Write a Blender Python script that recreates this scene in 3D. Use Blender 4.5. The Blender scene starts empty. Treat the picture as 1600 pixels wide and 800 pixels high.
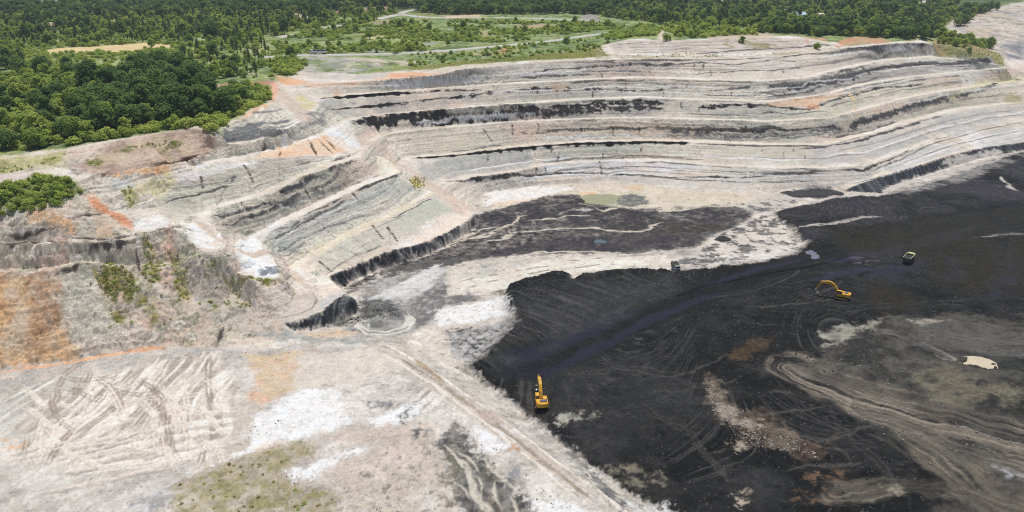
import bpy, bmesh, math, random
import numpy as np
from mathutils import Vector, Matrix
from mathutils.geometry import delaunay_2d_cdt

# ------------------------------------------------------------------ camera, world, sun, exposure
scene = bpy.context.scene
COL = scene.collection
CAM_H = 112.0                                  # drone height over the pit floor (floor = 0 m)
PITCH = math.atan(0.40)
FPX = 1142.0                                   # focal length in pixels of a 1600 px wide frame
cam_data = bpy.data.cameras.new('camera')
cam_data.sensor_width = 36.0
cam_data.lens = FPX / 1600.0 * 36.0
cam_data.clip_start = 1.0
cam_data.clip_end = 20000.0
cam = bpy.data.objects.new('camera', cam_data)
cam.location = (0, 0, CAM_H)
cam.rotation_euler = (math.pi / 2 - PITCH, 0, 0)
COL.objects.link(cam)
scene.camera = cam

SUN_EL, SUN_AZ = math.radians(77), math.radians(14)   # azimuth from +Y (the view direction), negative = left
world = bpy.data.worlds.new('World')
scene.world = world
world.use_nodes = True
wn = world.node_tree
for n in list(wn.nodes): wn.nodes.remove(n)
sky = wn.nodes.new('ShaderNodeTexSky'); sky.sky_type = 'NISHITA'; sky.sun_disc = False
sky.sun_elevation = SUN_EL; sky.sun_rotation = SUN_AZ
bg = wn.nodes.new('ShaderNodeBackground'); bg.inputs['Strength'].default_value = 0.10
wo = wn.nodes.new('ShaderNodeOutputWorld')
wn.links.new(sky.outputs[0], bg.inputs[0]); wn.links.new(bg.outputs[0], wo.inputs[0])
sun_d = bpy.data.lights.new('sun', 'SUN'); sun_d.energy = 3.7; sun_d.angle = math.radians(0.5)
sun_d.color = (1.0, 0.96, 0.90)
sun_o = bpy.data.objects.new('sun', sun_d); COL.objects.link(sun_o)
SUN_DIR = Vector((math.sin(SUN_AZ) * math.cos(SUN_EL), math.cos(SUN_AZ) * math.cos(SUN_EL), math.sin(SUN_EL)))
sun_o.rotation_euler = (-SUN_DIR).to_track_quat('-Z', 'Y').to_euler()
sun_o.location = SUN_DIR * 3000
scene.view_settings.view_transform = 'Standard'
scene.view_settings.look = 'None'
scene.view_settings.exposure = 0.0
scene.view_settings.gamma = 1.0
scene.render.engine = 'CYCLES'
scene.cycles.max_bounces = 4
scene.cycles.diffuse_bounces = 2
scene.cycles.transparent_max_bounces = 4
scene.cycles.use_denoising = False
scene.cycles.pixel_filter_type = 'BLACKMAN_HARRIS'
scene.cycles.filter_width = 1.1

rng = np.random.default_rng(7)
random.seed(7)

# ------------------------------------------------------------------ survey helpers
SP, CP = math.sin(PITCH), math.cos(PITCH)
def ray(px, py):
    u = (np.asarray(px, float) - 800) / FPX; v = (400 - np.asarray(py, float)) / FPX
    return u, CP + v * SP, -SP + v * CP
def at_z(px, py, z):
    """the point of elevation z sighted at a pixel of the survey photograph"""
    dx, dy, dz = ray(px, py)
    t = (np.asarray(z, float) - CAM_H) / dz
    return dx * t, dy * t, np.asarray(z, float) + 0 * t
def to_px(x, y, z):
    d = y * CP - (z - CAM_H) * SP
    return 800 + FPX * x / d, 400 - FPX * (y * SP + (z - CAM_H) * CP) / d, d

_T = np.random.default_rng(99).random((256, 256)).astype(np.float32)
def vnoise(x, y, seed=0):
    x = np.asarray(x, np.float32) + seed * 17.31; y = np.asarray(y, np.float32) + seed * 7.77
    ix = np.floor(x); iy = np.floor(y)
    fx = x - ix; fy = y - iy
    ix = ix.astype(np.int32); iy = iy.astype(np.int32)
    fx = fx * fx * (3 - 2 * fx); fy = fy * fy * (3 - 2 * fy)
    x0 = ix & 255; x1 = (ix + 1) & 255; y0 = iy & 255; y1 = (iy + 1) & 255
    a = _T[x0, y0]; b = _T[x1, y0]; c = _T[x0, y1]; d = _T[x1, y1]
    return (a + (b - a) * fx) * (1 - fy) + (c + (d - c) * fx) * fy
def fbm(x, y, seed=0, oct=4, lac=2.1, gain=0.5):
    """about -1..1"""
    s = 0; a = 1.0; n = 0
    c, sn = math.cos(0.6), math.sin(0.6)
    for k in range(oct):
        s = s + a * (vnoise(x, y, seed + k * 3) * 2 - 1); n += a
        a *= gain
        x, y = (x * c - y * sn) * lac, (x * sn + y * c) * lac
    return s / n * 1.5
def sstep(a, b, x):
    t = np.clip((x - a) / (b - a), 0, 1)
    return t * t * (3 - 2 * t)
def srgb(r, g, b):
    c = np.array([r, g, b], float) / 255
    return np.where(c <= 0.04045, c / 12.92, ((c + 0.055) / 1.055) ** 2.4).astype(np.float32)

# ------------------------------------------------------------------ survey lines of the pit: (pixel x, pixel y, elevation[, width of the flat behind])
LINES = dict(
 scarp=dict(p=[(935,72,59.5),(985,63,62.5),(1060,65,63),(1180,58,63.5),(1262,61,62.5)], w=0),
 scarp_toe=dict(p=[(935,85,57.2),(1000,87,56.5),(1060,88,56.4),(1180,87,56.3),(1260,79,56.8),(1325,72,57)], w=0),
 l0=dict(p=[(1455,68,54.5),(1420,67,56),(1380,70,56),(1320,76,56),(1260,84.5,56),(1200,90,55.8),(1100,92,56),(1000,92,56),(900,94,56),(800,101,55.5),
            (740,107,54.5),(680,117,52),(620,123,50.8),(560,128,50),(487,132,49.5),(446,134,50)], w=4),
 pcrest=dict(p=[(432,131,50),(426,142,49.5),(425,162,50),(412,165,50.5),(394,171,51.5),(380,184,51),(362,191,50),(343,206,49),(332,213,48.5),
            (319,203,50),(300,201,50.5),(250,209,50),(170,222,50),(100,236,49),(40,244,48),(0,248,48),(-120,255,48)], w=0),
 l1=dict(p=[(1565,103,38.5),(1530,97,42),(1455,88.5,45.5),(1380,94,46),(1320,106.5,46),(1260,122,46),(1200,127,46),(1100,124.5,46),(1000,121,46),(900,125.5,46),(800,131,46),
            (720,136,45),(640,142,44.4),(560,148,44.2),(503,152,44),(496,165,44),(484,182,43.5),(463,195,43),(443,207,43.5),(400,221,43),(341,228,44.5),
            (320,241,42.7),(290,252,42),(237,260,42.5),(180,271,43),(140,277,42.5),(118,264,44)], w=3.4),
 l2=dict(p=[(1575,107,37),(1530,110,36.3),(1500,113,36),(1450,117.5,36.5),(1400,123,36.5),(1340,133.5,36.5),(1290,148,36.5),(1200,159,36.5),(1060,154.5,36.5),(1000,152,36.5),(900,156,36.5),(800,163,36.5),
            (700,171,35.8),(600,179,35.5),(545,187,36),(530,200,36.5),(505,212,36.5),(470,222,37),(440,230,38),(405,240,39.3),(377,246,39),(350,251,39.8),(330,254.5,40),(277,263,39.5),(236,266,41.3),(180,277,42),(150,290,40)], w=2.6),
 s0=dict(p=[(545,241,30.2),(520,246,30.8),(480,248,33.5),(430,252,35),(377,260,36.3),(330,275,35.5),(279,288,34.5),(250,302,32.3),(244,320,30),(262,343,28.5),(268,355,28),(240,360,28),(212,361,28.5)], w=0),
 l3=dict(p=[(1640,124,27.5),(1600,125.5,27.5),(1520,136,27.5),(1450,146,27.5),(1400,157,27.5),(1350,171,27.5),(1300,184,27.5),(1200,190,27.5),(1100,187,27.5),(1000,184,27.5),(900,186.5,27.5),(800,191,27.5),
            (700,199,27.2),(600,209,27.2),(580,225,27.3),(562,244,27.5),(529,257,28.3),(506,265,27.6),(469,278,27),(424,301,25.5),(379,315,25),(339,325,25),(321,342,23),(343,369,20),(352,390,19),(345,399,18.5),(310,397,19.5)], w=3.4),
 l4=dict(p=[(1680,155,17),(1600,160,17),(1560,163.5,16.5),(1500,171,16.5),(1450,182,16.5),(1400,197.5,16.5),(1340,214,16.5),(1290,226,16.5),(1200,227,16.5),(1100,223,16.5),(1000,221,16.5),(900,224,16.5),(800,231.5,16.5),
            (720,241,16.5),(640,248,16.5),(632,258,17),(624,270,18),(587,284,18),(555,297,17.5),(497,325,16.5),(450,347,15.5),(424,364,14.5),(400,371,14),(412,388,13),(431,411,11.5),(437,432,10.5),(400,443,10),(375,426,12)], w=4.6),
 l5=dict(p=[(1700,182,9.5),(1600,185,9.5),(1500,204,9),(1440,226,9),(1400,241,9),(1350,259,9),(1290,262,9),(1200,263,9),(1120,258,9),(1040,252,9),(950,252,8.5),(860,257,8.5),(800,269,8.5),
            (720,280,8.5),(690,288,9.5),(679,303,10),(637,328,10),(619,338,10),(585,352,9.5),(555,364,9.5),(504,398,8),(478,410,7.5),(499,427,6.3),(507,431,5.8)], w=4),
 k=dict(p=[(1700,212,4),(1600,222,3.6),(1540,230,4.3),(1490,241,5),(1440,256,4.6),(1385,273,4.3),(1365,284,3),(1320,294.5,1.2)], w=4),
 kt=dict(p=[(1700,226,0),(1600,235,0),(1530,248,0),(1490,259,0),(1440,275,0),(1390,291,0),(1378,302,0),(1320,300,0)], w=0),
 t=dict(p=[(1310,296,.8),(1270,293,.8),(1200,297,.8),(1130,297.5,.8),(1040,291,.8),(950,283,.8),(830,291,.8),(760,301,.8),(735,318,.8)], w=0),
 s4=dict(p=[(741,335,3),(731,347,5),(690,368,5),(650,384,5),(600,395,5),(560,413,5),(512,434,5),(527,448,5.2),(545,462,5.4),(557,467,5.5),(502,488,5.3),(470,499,5),(442,507,4.4)], w=5),
 s4t=dict(p=[(750,340,.3),(733,362,.3),(692,387,.3),(652,404,.3),(602,417,.3),(562,433,.3),(533,451,.4),(545,464,.4),(560,474,.6),(562,489,.6),(516,509,1),(485,516,1.6),(463,518,2.3)], w=0),
 lobe=dict(p=[(-120,340,36),(0,334,36),(43,330,36.5),(84,325,37),(131,306,38),(150,316,36),(174,334,33),(206,356,29)], w=0),
 ledge1=dict(p=[(-120,380,29),(0,379,29),(112,375,29.5),(169,373,29),(212,369,27.8),(268,362,27)], w=2.5),
 ledge2=dict(p=[(-120,421,22.5),(0,420,22.5),(65,420,22.5),(131,406,24.3),(200,411,21.3),(270,411,19.3)], w=4),
 front=dict(p=[(-120,600,3),(0,582,3),(60,571,3),(120,560,3),(200,550,3),(270,541,3),(340,545,3),(420,544,2.8),(455,528,2.5)], w=0),
 mid=dict(p=[(300,460,12),(330,480,9),(380,452,9),(350,502,6),(400,500,5.3),(385,472,7)], w=0),
 pad=dict(p=[(412,458,6.6),(450,450,6.4),(490,458,6),(500,480,5.6),(450,495,5.2),(469,441,7.2),(450,420,8)], w=0),
 ridge=dict(p=[(560,545,2.6),(620,548,3),(700,597,4),(760,642,5),(850,707,5.5),(930,764,6),(1000,814,6),(1080,870,6)], w=0),
 ridge_back=dict(p=[(560,585,3),(640,620,4),(700,680,5),(770,740,5.5),(840,800,6),(920,870,6)], w=0),
 ridge_toe=dict(p=[(600,530,1.5),(650,543,1.2),(720,580,.3),(790,625,0),(850,674,0),(900,713,0),(960,757,0),(1030,807,0),(1110,865,0)], w=0),
)
SPOTS = [  # loose survey points: plateau, lobe, foreground, floor, far pit
 (60,256,46),(0,268,44.5),(110,264,44),(60,278,43),(130,298,40),(0,300,41),(100,290,41.5),(-120,270,45),(-120,310,41),
 (0,200,50),(150,180,51),(250,185,51),(300,160,51.5),(0,150,52),(200,120,53),(330,135,52),(400,112,53),(436,121,52),(500,108,53),(560,113,52),(600,100,54),(700,95,55),(800,89,56.3),(900,80,57.5),(940,80,57.8),
 (1340,62,58.5),(1400,58,58.5),(1250,50,61),(1100,54,61.5),(1000,53,61),
 (1460,66,54.5),(1500,76,51),(1545,85,46.5),(1480,58,56.5),(1560,95,42.5),
 (1540,68,40),(1600,80,35),(1605,100,30.5),(1560,40,48),(1600,40,48),(1590,8,58),(1500,20,58.5),(1700,8,58),(1700,40,46),(1700,80,33),(1800,20,55),(1800,80,32),(1640,110,29),
 (0,650,3),(150,620,3),(300,600,3),(450,600,3),(300,700,3.5),(150,720,3),(0,800,3.5),(300,800,5),(400,715,6),(480,690,5.6),(560,690,4.5),(600,760,4.5),(450,770,4.6),(690,668,5.5),(720,800,4),(600,800,5),(0,950,4),(400,950,6),(800,950,6),
 (-300,700,3),(-300,500,6),(-300,420,22),(-300,330,38),(-300,250,48),
]
for yy, zz in ((75,57),(60,57.6),(45,58.2),(30,59),(18,59.5),(6,60)):
    for xx in range(-300, 1500, 90):
        if yy > 70 and xx > 850: continue
        if yy > 55 and xx > 930: continue
        SPOTS.append((xx, yy, zz + 0.9 * math.sin(xx * .011 + yy) - 2.0 * min(1, max(0, (600 - xx) / 600)) * min(1, max(0, (yy - 10) / 50))))
for xx in (-300, -200, -100):
    for yy, zz in ((200,50),(150,52),(110,53.5),(90,54.5)): SPOTS.append((xx, yy, zz))
for xx, yy in ((800,330),(900,330),(1000,330),(1100,330),(1200,330),(700,420),(800,400),(950,400),(1100,400),(620,470),(600,510),(680,500),(750,460),(850,470),(720,545),(1300,330),(1450,330),(1600,290),(1750,280),(1750,400),
               (1000,520),(1200,450),(1400,420),(900,600),(1050,620),(1200,560),(1000,740),(1200,740)):
    SPOTS.append((xx, yy, 0.0))
for xx, yy, zz in ((1300,540,.6),(1400,520,2),(1500,510,2),(1600,520,1.5),(1750,520,1.5),(1280,600,1.2),(1400,560,2.5),(1480,560,2),(1550,560,1.2),(1440,620,3.2),(1560,630,3.2),(1650,640,3),(1350,640,1),(1500,690,2),(1600,720,2),(1420,720,.8),(1600,800,2),(1450,800,.4),(1800,700,2),(1300,900,.4),(1700,950,2),(1000,950,0)):
    SPOTS.append((xx, yy, zz))

pts = []
def resample(P, step=2.6):
    P = np.asarray(P, float); out = [P[0]]
    for a, b in zip(P[:-1], P[1:]):
        n = max(1, int(math.ceil(np.hypot(*(b - a)[:2]) / step)))
        for k in range(1, n + 1): out.append(a + (b - a) * k / n)
    return np.array(out)
for nm, L in LINES.items():
    px = np.array([q[:3] for q in L['p']], float)
    for ln, xa, xb, up in (('s0', 545, 515, 1.2), ('l3', 572, 515, 3.2), ('l4', 632, 570, 3.2), ('l5', 685, 640, .6)):      # the left benches stand a little higher
        if ln == nm: px[:, 2] += up * sstep(xa, xb, px[:, 0])
    x, y, z = at_z(px[:, 0], px[:, 1], px[:, 2])
    W = resample(np.stack([x, y, z], 1)); L['w3'] = W
    pts.extend(map(tuple, W))
    if L['w']:
        d = np.gradient(W[:, :2], axis=0); d /= np.linalg.norm(d, axis=1)[:, None] + 1e-9
        k = np.ones(7) / 7
        if len(d) > 9:
            d = np.stack([np.convolve(np.pad(d[:, i], 3, 'edge'), k, 'valid') for i in (0, 1)], 1)
        o = np.stack([d[:, 1], -d[:, 0]], 1)
        I = W.copy(); I[:, :2] += o * L['w']; I[:, 2] += 0.35
        for q in I: pts.append((q[0], q[1], q[2]))
a = np.array(SPOTS, float); x, y, z = at_z(a[:, 0], a[:, 1], a[:, 2]); pts.extend(zip(x, y, z))
for r, z in ((1500, 62), (3000, 66), (7000, 75), (12000, 80)):
    for th in np.radians(np.arange(-75, 76, 6)): pts.append((r * math.sin(th), r * math.cos(th), z))
for r in (40, 70):
    for th in np.radians(np.arange(-90, 91, 20)): pts.append((r * math.sin(th), r * math.cos(th), 3.0 if th < 0.1 else 0))
for th, r, z in ((-60,250,45),(-60,400,54),(-60,700,58),(60,250,0),(60,400,0),(60,560,12),(60,700,40),(-75,150,5),(75,150,0)):
    t_ = math.radians(th); pts.append((r * math.sin(t_), r * math.cos(t_), z))
pts = np.array(pts)
# thin out points that nearly coincide
key = np.round(pts[:, :2] / 0.9).astype(int); _, ui = np.unique(key, axis=0, return_index=True); pts = pts[np.sort(ui)]
cv, ce, cf, ov, oe, of = delaunay_2d_cdt([Vector(p[:2]) for p in pts], [], [], 0, 1e-4)
TV = np.array([(v[0], v[1]) for v in cv]); TZ = np.array([pts[o[0], 2] if o else 0.0 for o in ov])
TF = np.array([tuple(f) for f in cf])

# ------------------------------------------------------------------ ground grid (finer near the drone's side of the pit, coarse beyond)
def rows():
    r = [84.0]
    while r[-1] < 9000:
        q = r[-1]
        st = .38 if q < 205 else .43 if q < 320 else .5 if q < 490 else .6 if q < 690 else 1.6 if q < 720 else q * .0062 if q < 1500 else q * .05
        r.append(q + st)
    return np.array(r)
R = rows()
TH = np.radians(np.concatenate([np.arange(-62, -42, 1.0), np.linspace(-42, 42, 1001), np.arange(43, 63, 1.0)]))
NR, NT = len(R), len(TH)
GX = (R[:, None] * np.sin(TH)[None]).astype(np.float32); GY = (R[:, None] * np.cos(TH)[None]).astype(np.float32)
near = np.clip(1.2 - R / 1500, 0, 1)[:, None].astype(np.float32)
wild = .40 + .60 * sstep(268, 240, GY) * sstep(-72, -90, GX)
WX = GX + near * wild * (0.9 * fbm(GX / 7, GY / 7, 1, 2) + 0.40 * fbm(GX / 1.7, GY / 1.7, 2, 2))
WY = GY + near * wild * (0.9 * fbm(GX / 7, GY / 7, 5, 2) + 0.40 * fbm(GX / 1.7, GY / 1.7, 6, 2))
GZ = np.full((NR, NT), np.nan, np.float32)
def polar_box(xs, ys, pad):
    """row / column slices of the grid that cover a set of segments"""
    r = np.hypot(xs, ys); th = np.arctan2(xs, ys)
    rmin = r.min(); n = len(xs)
    for i in range(n):
        j = (i + 1) % n; ax, ay = xs[i], ys[i]; dx, dy = xs[j] - ax, ys[j] - ay; l2 = dx * dx + dy * dy + 1e-9
        t = min(1, max(0, -(ax * dx + ay * dy) / l2)); rmin = min(rmin, math.hypot(ax + dx * t, ay + dy * t))
    r0 = max(0, np.searchsorted(R, rmin - pad) - 1); r1 = min(NR, np.searchsorted(R, r.max() + pad) + 2)
    pt = pad / max(rmin, 30)
    t0 = max(0, np.searchsorted(TH, th.min() - pt) - 1); t1 = min(NT, np.searchsorted(TH, th.max() + pt) + 2)
    return slice(r0, r1), slice(t0, t1)
for f in TF:
    (x0, y0), (x1, y1), (x2, y2) = TV[f]
    if max(y0, y1, y2) < 20: continue
    s = polar_box(np.array([x0, x1, x2]), np.array([y0, y1, y2]), 2.2)
    X = WX[s]; Y = WY[s]
    if X.size == 0: continue
    den = (y1 - y2) * (x0 - x2) + (x2 - x1) * (y0 - y2)
    if abs(den) < 1e-9: continue
    a = ((y1 - y2) * (X - x2) + (x2 - x1) * (Y - y2)) / den
    b = ((y2 - y0) * (X - x2) + (x0 - x2) * (Y - y2)) / den
    m = (a >= -1e-4) & (b >= -1e-4) & (a + b <= 1.0001)
    z = a * TZ[f[0]] + b * TZ[f[1]] + (1 - a - b) * TZ[f[2]]
    GZ[s] = np.where(m, z, GZ[s])
GZ[np.isnan(GZ)] = 0
def hgt(x, y, Z=None):
    Z = GZ if Z is None else Z
    x = np.asarray(x, float); y = np.asarray(y, float)
    r = np.clip(np.hypot(x, y), R[0], R[-2]); th = np.clip(np.arctan2(x, y), TH[0], TH[-2])
    i = np.clip(np.searchsorted(R, r) - 1, 0, NR - 2); j = np.clip(np.searchsorted(TH, th) - 1, 0, NT - 2)
    u = (r - R[i]) / (R[i + 1] - R[i]); v = (th - TH[j]) / (TH[j + 1] - TH[j])
    return (Z[i, j] * (1 - u) + Z[i + 1, j] * u) * (1 - v) + (Z[i, j + 1] * (1 - u) + Z[i + 1, j + 1] * u) * v
_ts = np.concatenate([np.arange(90, 620, .8), np.geomspace(620, 6000, 500)])
def on_ground(px, py):
    """where the sight line through a photograph pixel meets the ground"""
    px = np.atleast_1d(np.asarray(px, float)); py = np.atleast_1d(np.asarray(py, float))
    py = np.maximum(py, -20)
    dx, dy, dz = ray(px, py)
    P = hgt(dx[:, None] * _ts, dy[:, None] * _ts); below = (CAM_H + dz[:, None] * _ts) < P
    k = np.where(below.any(1), below.argmax(1), len(_ts) - 1)
    lo = _ts[np.maximum(k - 1, 0)]; hi = _ts[k]
    for _ in range(14):
        m = (lo + hi) / 2; b = (CAM_H + dz * m) < hgt(dx * m, dy * m)
        hi = np.where(b, m, hi); lo = np.where(b, lo, m)
    return dx * hi, dy * hi, CAM_H + dz * hi
def spot(px, py):
    x, y, z = on_ground([px], [py]); return float(x[0]), float(y[0]), float(z[0])

# ------------------------------------------------------------------ painting and relief helpers (world metres)
def world_line(P):
    P = np.asarray(P, float); x, y, z = on_ground(P[:, 0], P[:, 1]); return np.stack([x, y], 1)
def poly(P, soft=1.0, amp=1.5, freq=.25, seed=3, fine=.9):
    """(slices, mask) of an area outlined by survey points, with an uneven edge"""
    W = world_line(P); s = polar_box(W[:, 0], W[:, 1], soft + amp * 2)
    X = GX[s]; Y = GY[s]
    inside = np.zeros(X.shape, bool); d2 = np.full(X.shape, 1e9, np.float32)
    n = len(W)
    for i in range(n):
        ax, ay = W[i]; bx, by = W[(i + 1) % n]
        if ay != by:
            c = ((ay > Y) != (by > Y)) & (X < (bx - ax) * (Y - ay) / (by - ay) + ax); inside ^= c
        dx, dy = bx - ax, by - ay; l2 = dx * dx + dy * dy + 1e-6
        t = np.clip(((X - ax) * dx + (Y - ay) * dy) / l2, 0, 1)
        d2 = np.minimum(d2, (X - ax - t * dx) ** 2 + (Y - ay - t * dy) ** 2)
    d = np.sqrt(d2) * np.where(inside, 1, -1)
    d = d + amp * fbm(X * freq, Y * freq, seed, 5, 2.2, .68) + fine * (vnoise(X * 2.1, Y * 2.1, seed + 9) + vnoise(X * .9, Y * .9, seed + 8) - 1)
    return s, sstep(-soft, soft, d)
def path(P, reach, wob=0.0, seed=5):
    """(slices, distance across, length along) for a survey line; distance is 1e3 out of reach"""
    W = world_line(P)
    W = resample(np.column_stack([W, np.zeros(len(W))]), 12)[:, :2]
    bx_ = [polar_box(np.array([a[0], b[0]]), np.array([a[1], b[1]]), reach + 1) for a, b in zip(W[:-1], W[1:])]
    r0 = min(q[0].start for q in bx_); r1 = max(q[0].stop for q in bx_); t0 = min(q[1].start for q in bx_); t1 = max(q[1].stop for q in bx_)
    box = (slice(r0, max(r1, r0 + 1)), slice(t0, max(t1, t0 + 1)))
    XX = GX[box]; YY = GY[box]
    if wob: XX, YY = XX + wob * fbm(XX * .12, YY * .12, seed, 3), YY + wob * fbm(XX * .12, YY * .12, seed + 4, 3)
    D = np.full(XX.shape, 1e3, np.float32); S = np.zeros(XX.shape, np.float32); a0 = 0.0
    for (ax, ay), (bx, by), q in zip(W[:-1], W[1:], bx_):
        s = (slice(q[0].start - r0, q[0].stop - r0), slice(q[1].start - t0, q[1].stop - t0))
        X = XX[s]; Y = YY[s]; dx, dy = bx - ax, by - ay; L = math.hypot(dx, dy) + 1e-9
        if X.size == 0: a0 += L; continue
        t = np.clip(((X - ax) * dx + (Y - ay) * dy) / (L * L), 0, 1)
        d = np.hypot(X - ax - t * dx, Y - ay - t * dy) * np.where((X - ax) * dy - (Y - ay) * dx > 0, 1, -1)
        b = np.abs(d) < np.abs(D[s])
        D[s] = np.where(b, d, D[s]); S[s] = np.where(b, a0 + t * L, S[s]); a0 += L
    return box, D, S
SOIL = np.zeros((NR, NT, 3), np.float32)
GLOSS = np.zeros((NR, NT), np.float32)
REL = np.zeros((NR, NT), np.float32)
def earthen(c):
    c = np.asarray(c, np.float32)
    if c[0] > c[1] > c[2] and (c[0] - c[2]) / c[0] > .55 and c[0] > .3: c = c + (c.mean() - c) * np.array([.20, .12, .20], np.float32)      # iron-stained soil is dull, never vivid
    return c
def lay(s, m, c, var=.10, seed=11, freq=.8, gloss=None, c2=None, f2=.12):
    X = GX[s]; Y = GY[s]
    c = earthen(c); c2 = None if c2 is None else earthen(c2)
    n = 1 + var * fbm(X * freq, Y * freq, seed, 3)
    if c2 is not None:
        k = sstep(.35, .65, .5 + .5 * fbm(X * f2, Y * f2, seed + 2, 4, 2.2, .6))[..., None]
        c = c * (1 - k) + np.asarray(c2, np.float32) * k
    SOIL[s] = SOIL[s] * (1 - m[..., None]) + c * n[..., None] * m[..., None]
    if gloss is not None: GLOSS[s] = GLOSS[s] * (1 - m) + gloss * m
def area(P, c, soft=1.0, amp=1.5, freq=.25, seed=3, alpha=1.0, patch=None, fine=1.4, rel=None, grain=.8, **k):
    s, m = poly(P, soft * 1.35, amp * 1.15, freq, seed, fine)
    m = m * np.clip(.86 + .32 * fbm(GX[s] * .55, GY[s] * .55, seed + 70, 4, 2.2, .65), 0, 1)
    if patch:   # patchy: only where a noise field is high; patch = (frequency, coverage, sharpness)
        f, cov, sh = patch
        q = .5 + .5 * fbm(GX[s] * f, GY[s] * f, seed + 20, 4, 2.1, .6)
        m = m * sstep(1 - cov - sh, 1 - cov + sh, q)
    if rel is not None: REL[s] += rel * m
    lay(s, m * alpha, c, seed=seed + 40, freq=grain, **k)
def stripe(P, half, c, wob=.6, alpha=1.0, soft=.35, broken=0.0, seed=5, freq=.25, var=.1, gloss=None, taper=True, rel=None, blob=0.0):
    s, D, S = path(P, half * 2.2 + 3 + blob, wob, seed)
    if D.size == 0: return
    w = half * (1 + .5 * (vnoise(S * freq, S * 0 + seed, seed) * 2 - 1))
    if blob: w = w + blob * (sstep(.5, .75, vnoise(S * freq * 1.3, S * 0, seed + 3)) * (.4 + vnoise(GX[s] * .8, GY[s] * .8, seed)))
    if taper:
        m_ = S[np.abs(D) < 900].max() if (np.abs(D) < 900).any() else 2
        w = w * sstep(0, 6, S) * (1 - sstep(m_ - 6, m_, S)) + .02
    m = (1 - sstep(w - soft, w + soft, np.abs(D))) * (np.abs(D) < 900)
    if broken: m = m * sstep(broken - .15, broken + .15, .5 + .5 * fbm(S * freq * 2, D * .7, seed + 6, 3))
    if rel is not None: REL[s] += rel * m
    lay(s, m * alpha, c, var=var, seed=seed + 30, gloss=gloss)

# slope of the surveyed form
gr = np.gradient(GZ, axis=0) / np.gradient(R)[:, None]
gt = np.gradient(GZ, axis=1) / (np.gradient(TH)[None] * R[:, None])
SLOPE = np.hypot(gr, gt)
def blur(A, n):
    k = np.ones(n, np.float32) / n
    c = np.cumsum(np.pad(A, ((n // 2 + 1, n // 2), (0, 0)), 'edge'), 0, dtype=np.float64); A = ((c[n:] - c[:-n]) / n)
    c = np.cumsum(np.pad(A, ((0, 0), (n // 2 + 1, n // 2)), 'edge'), 1, dtype=np.float64); return ((c[:, n:] - c[:, :-n]) / n).astype(np.float32)
SLB = blur(SLOPE, 5)
FACE = sstep(.22, .55, SLB)
ALL = (slice(0, NR), slice(0, NT))
# the wall on the left of the pit runs away from the viewer: length along it is mostly Y
_, lw = None, None
s_, m_ = poly([(545,150),(640,255),(745,335),(700,400),(520,445),(560,470),(470,520),(390,470),(330,420),(255,345),(240,300),(330,240),(380,170),(430,128)], 4, 0)
LW = np.zeros((NR, NT), np.float32); LW[s_] = m_
AL = np.where(LW > .5, GY * .966 + GX * .257, GX)                      # metres along the wall
ZS = GZ + 1.2 * fbm(AL / 70, AL * 0 + 3, 21, 2) + .35 * fbm(AL / 14, GZ * .05, 22, 2)   # bedding height

# ------------------------------------------------------------------ ground colours, from the widest areas to the smallest marks
K = srgb
COAL = K(52, 51, 49); COAL2 = K(38, 37, 37); COALV = K(58, 54, 66)
# 1 walls and benches
bed = .5 + .5 * fbm(ZS * .55, AL * .006, 31, 4, 2.2, .65)
bed2 = .5 + .5 * fbm(ZS * 1.9, AL * .012, 33, 3, 2.2, .6)
streak = .5 + .5 * fbm(AL * .55, ZS * .12, 35, 3, 2.1, .6)
zone = .5 + .5 * fbm(AL * .022, ZS * .09, 37, 3)
zone2 = .5 + .5 * fbm(AL * .016 + 40, ZS * .12, 38, 3)
def mix(a, b, t): return a * (1 - t[..., None]) + b * t[..., None]
face = mix(K(214, 202, 184)[None, None], K(192, 187, 170)[None, None], sstep(.3, .7, zone))
face = mix(face, K(210, 184, 166)[None, None], sstep(.5, .8, zone2) * .7)
face = mix(face, K(150, 146, 140)[None, None], sstep(.5, .85, bed) * .6)
face = mix(face, K(222, 214, 200)[None, None], sstep(.55, .85, streak) * .18)
face *= (.72 + .56 * bed2)[..., None] * (.93 + .14 * streak)[..., None]
thin = sstep(.70, .86, vnoise(ZS * 1.15 + .4 * vnoise(AL * .08, AL * 0, 7), AL * .008, 44)) * (.35 + .65 * sstep(.3, .6, vnoise(AL * .05, ZS * .4, 46)))
face = mix(face, K(104, 101, 96)[None, None], thin * .6)
crumb = .5 + .5 * fbm(AL * 1.1, ZS * 1.6, 47, 3, 2.2, .7)
calm = np.clip(1.2 - (R - 200) / 230, .14, 1)[:, None].astype(np.float32) * np.ones((1, NT), np.float32)
face *= (1 + calm * (.52 * crumb - .26))[..., None]
fine_ = .5 + .5 * fbm(AL * 2.2, ZS * 2.6, 48, 2, 2.2, .7)
face = mix(face, K(92, 86, 80)[None, None], sstep(.72, .9, fine_) * .6 * calm); face = mix(face, K(232, 224, 210)[None, None], sstep(.28, .12, fine_) * .5 * calm)
spk = .5 + .5 * fbm(AL * .45, ZS * 1.9, 39, 3, 2.3, .7)
face = mix(face, K(70, 66, 62)[None, None], sstep(.80, .95, spk) * .8)
flat = mix(K(220, 208, 192)[None, None], K(200, 188, 170)[None, None], sstep(.35, .7, .5 + .5 * fbm(GX * .09, GY * .09, 41, 4)))
flat = mix(flat, K(236, 230, 222)[None, None], sstep(.5, .8, .5 + .5 * fbm(GX * .05, GY * .05, 42, 3)) * .8)
flat = flat * (1 + .10 * fbm(GX * 1.1, GY * 1.1, 43, 3))[..., None]
flat = mix(flat, K(120, 112, 100)[None, None], sstep(.72, .9, .5 + .5 * fbm(GX * .7, GY * .7, 45, 3)) * .5)
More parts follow.
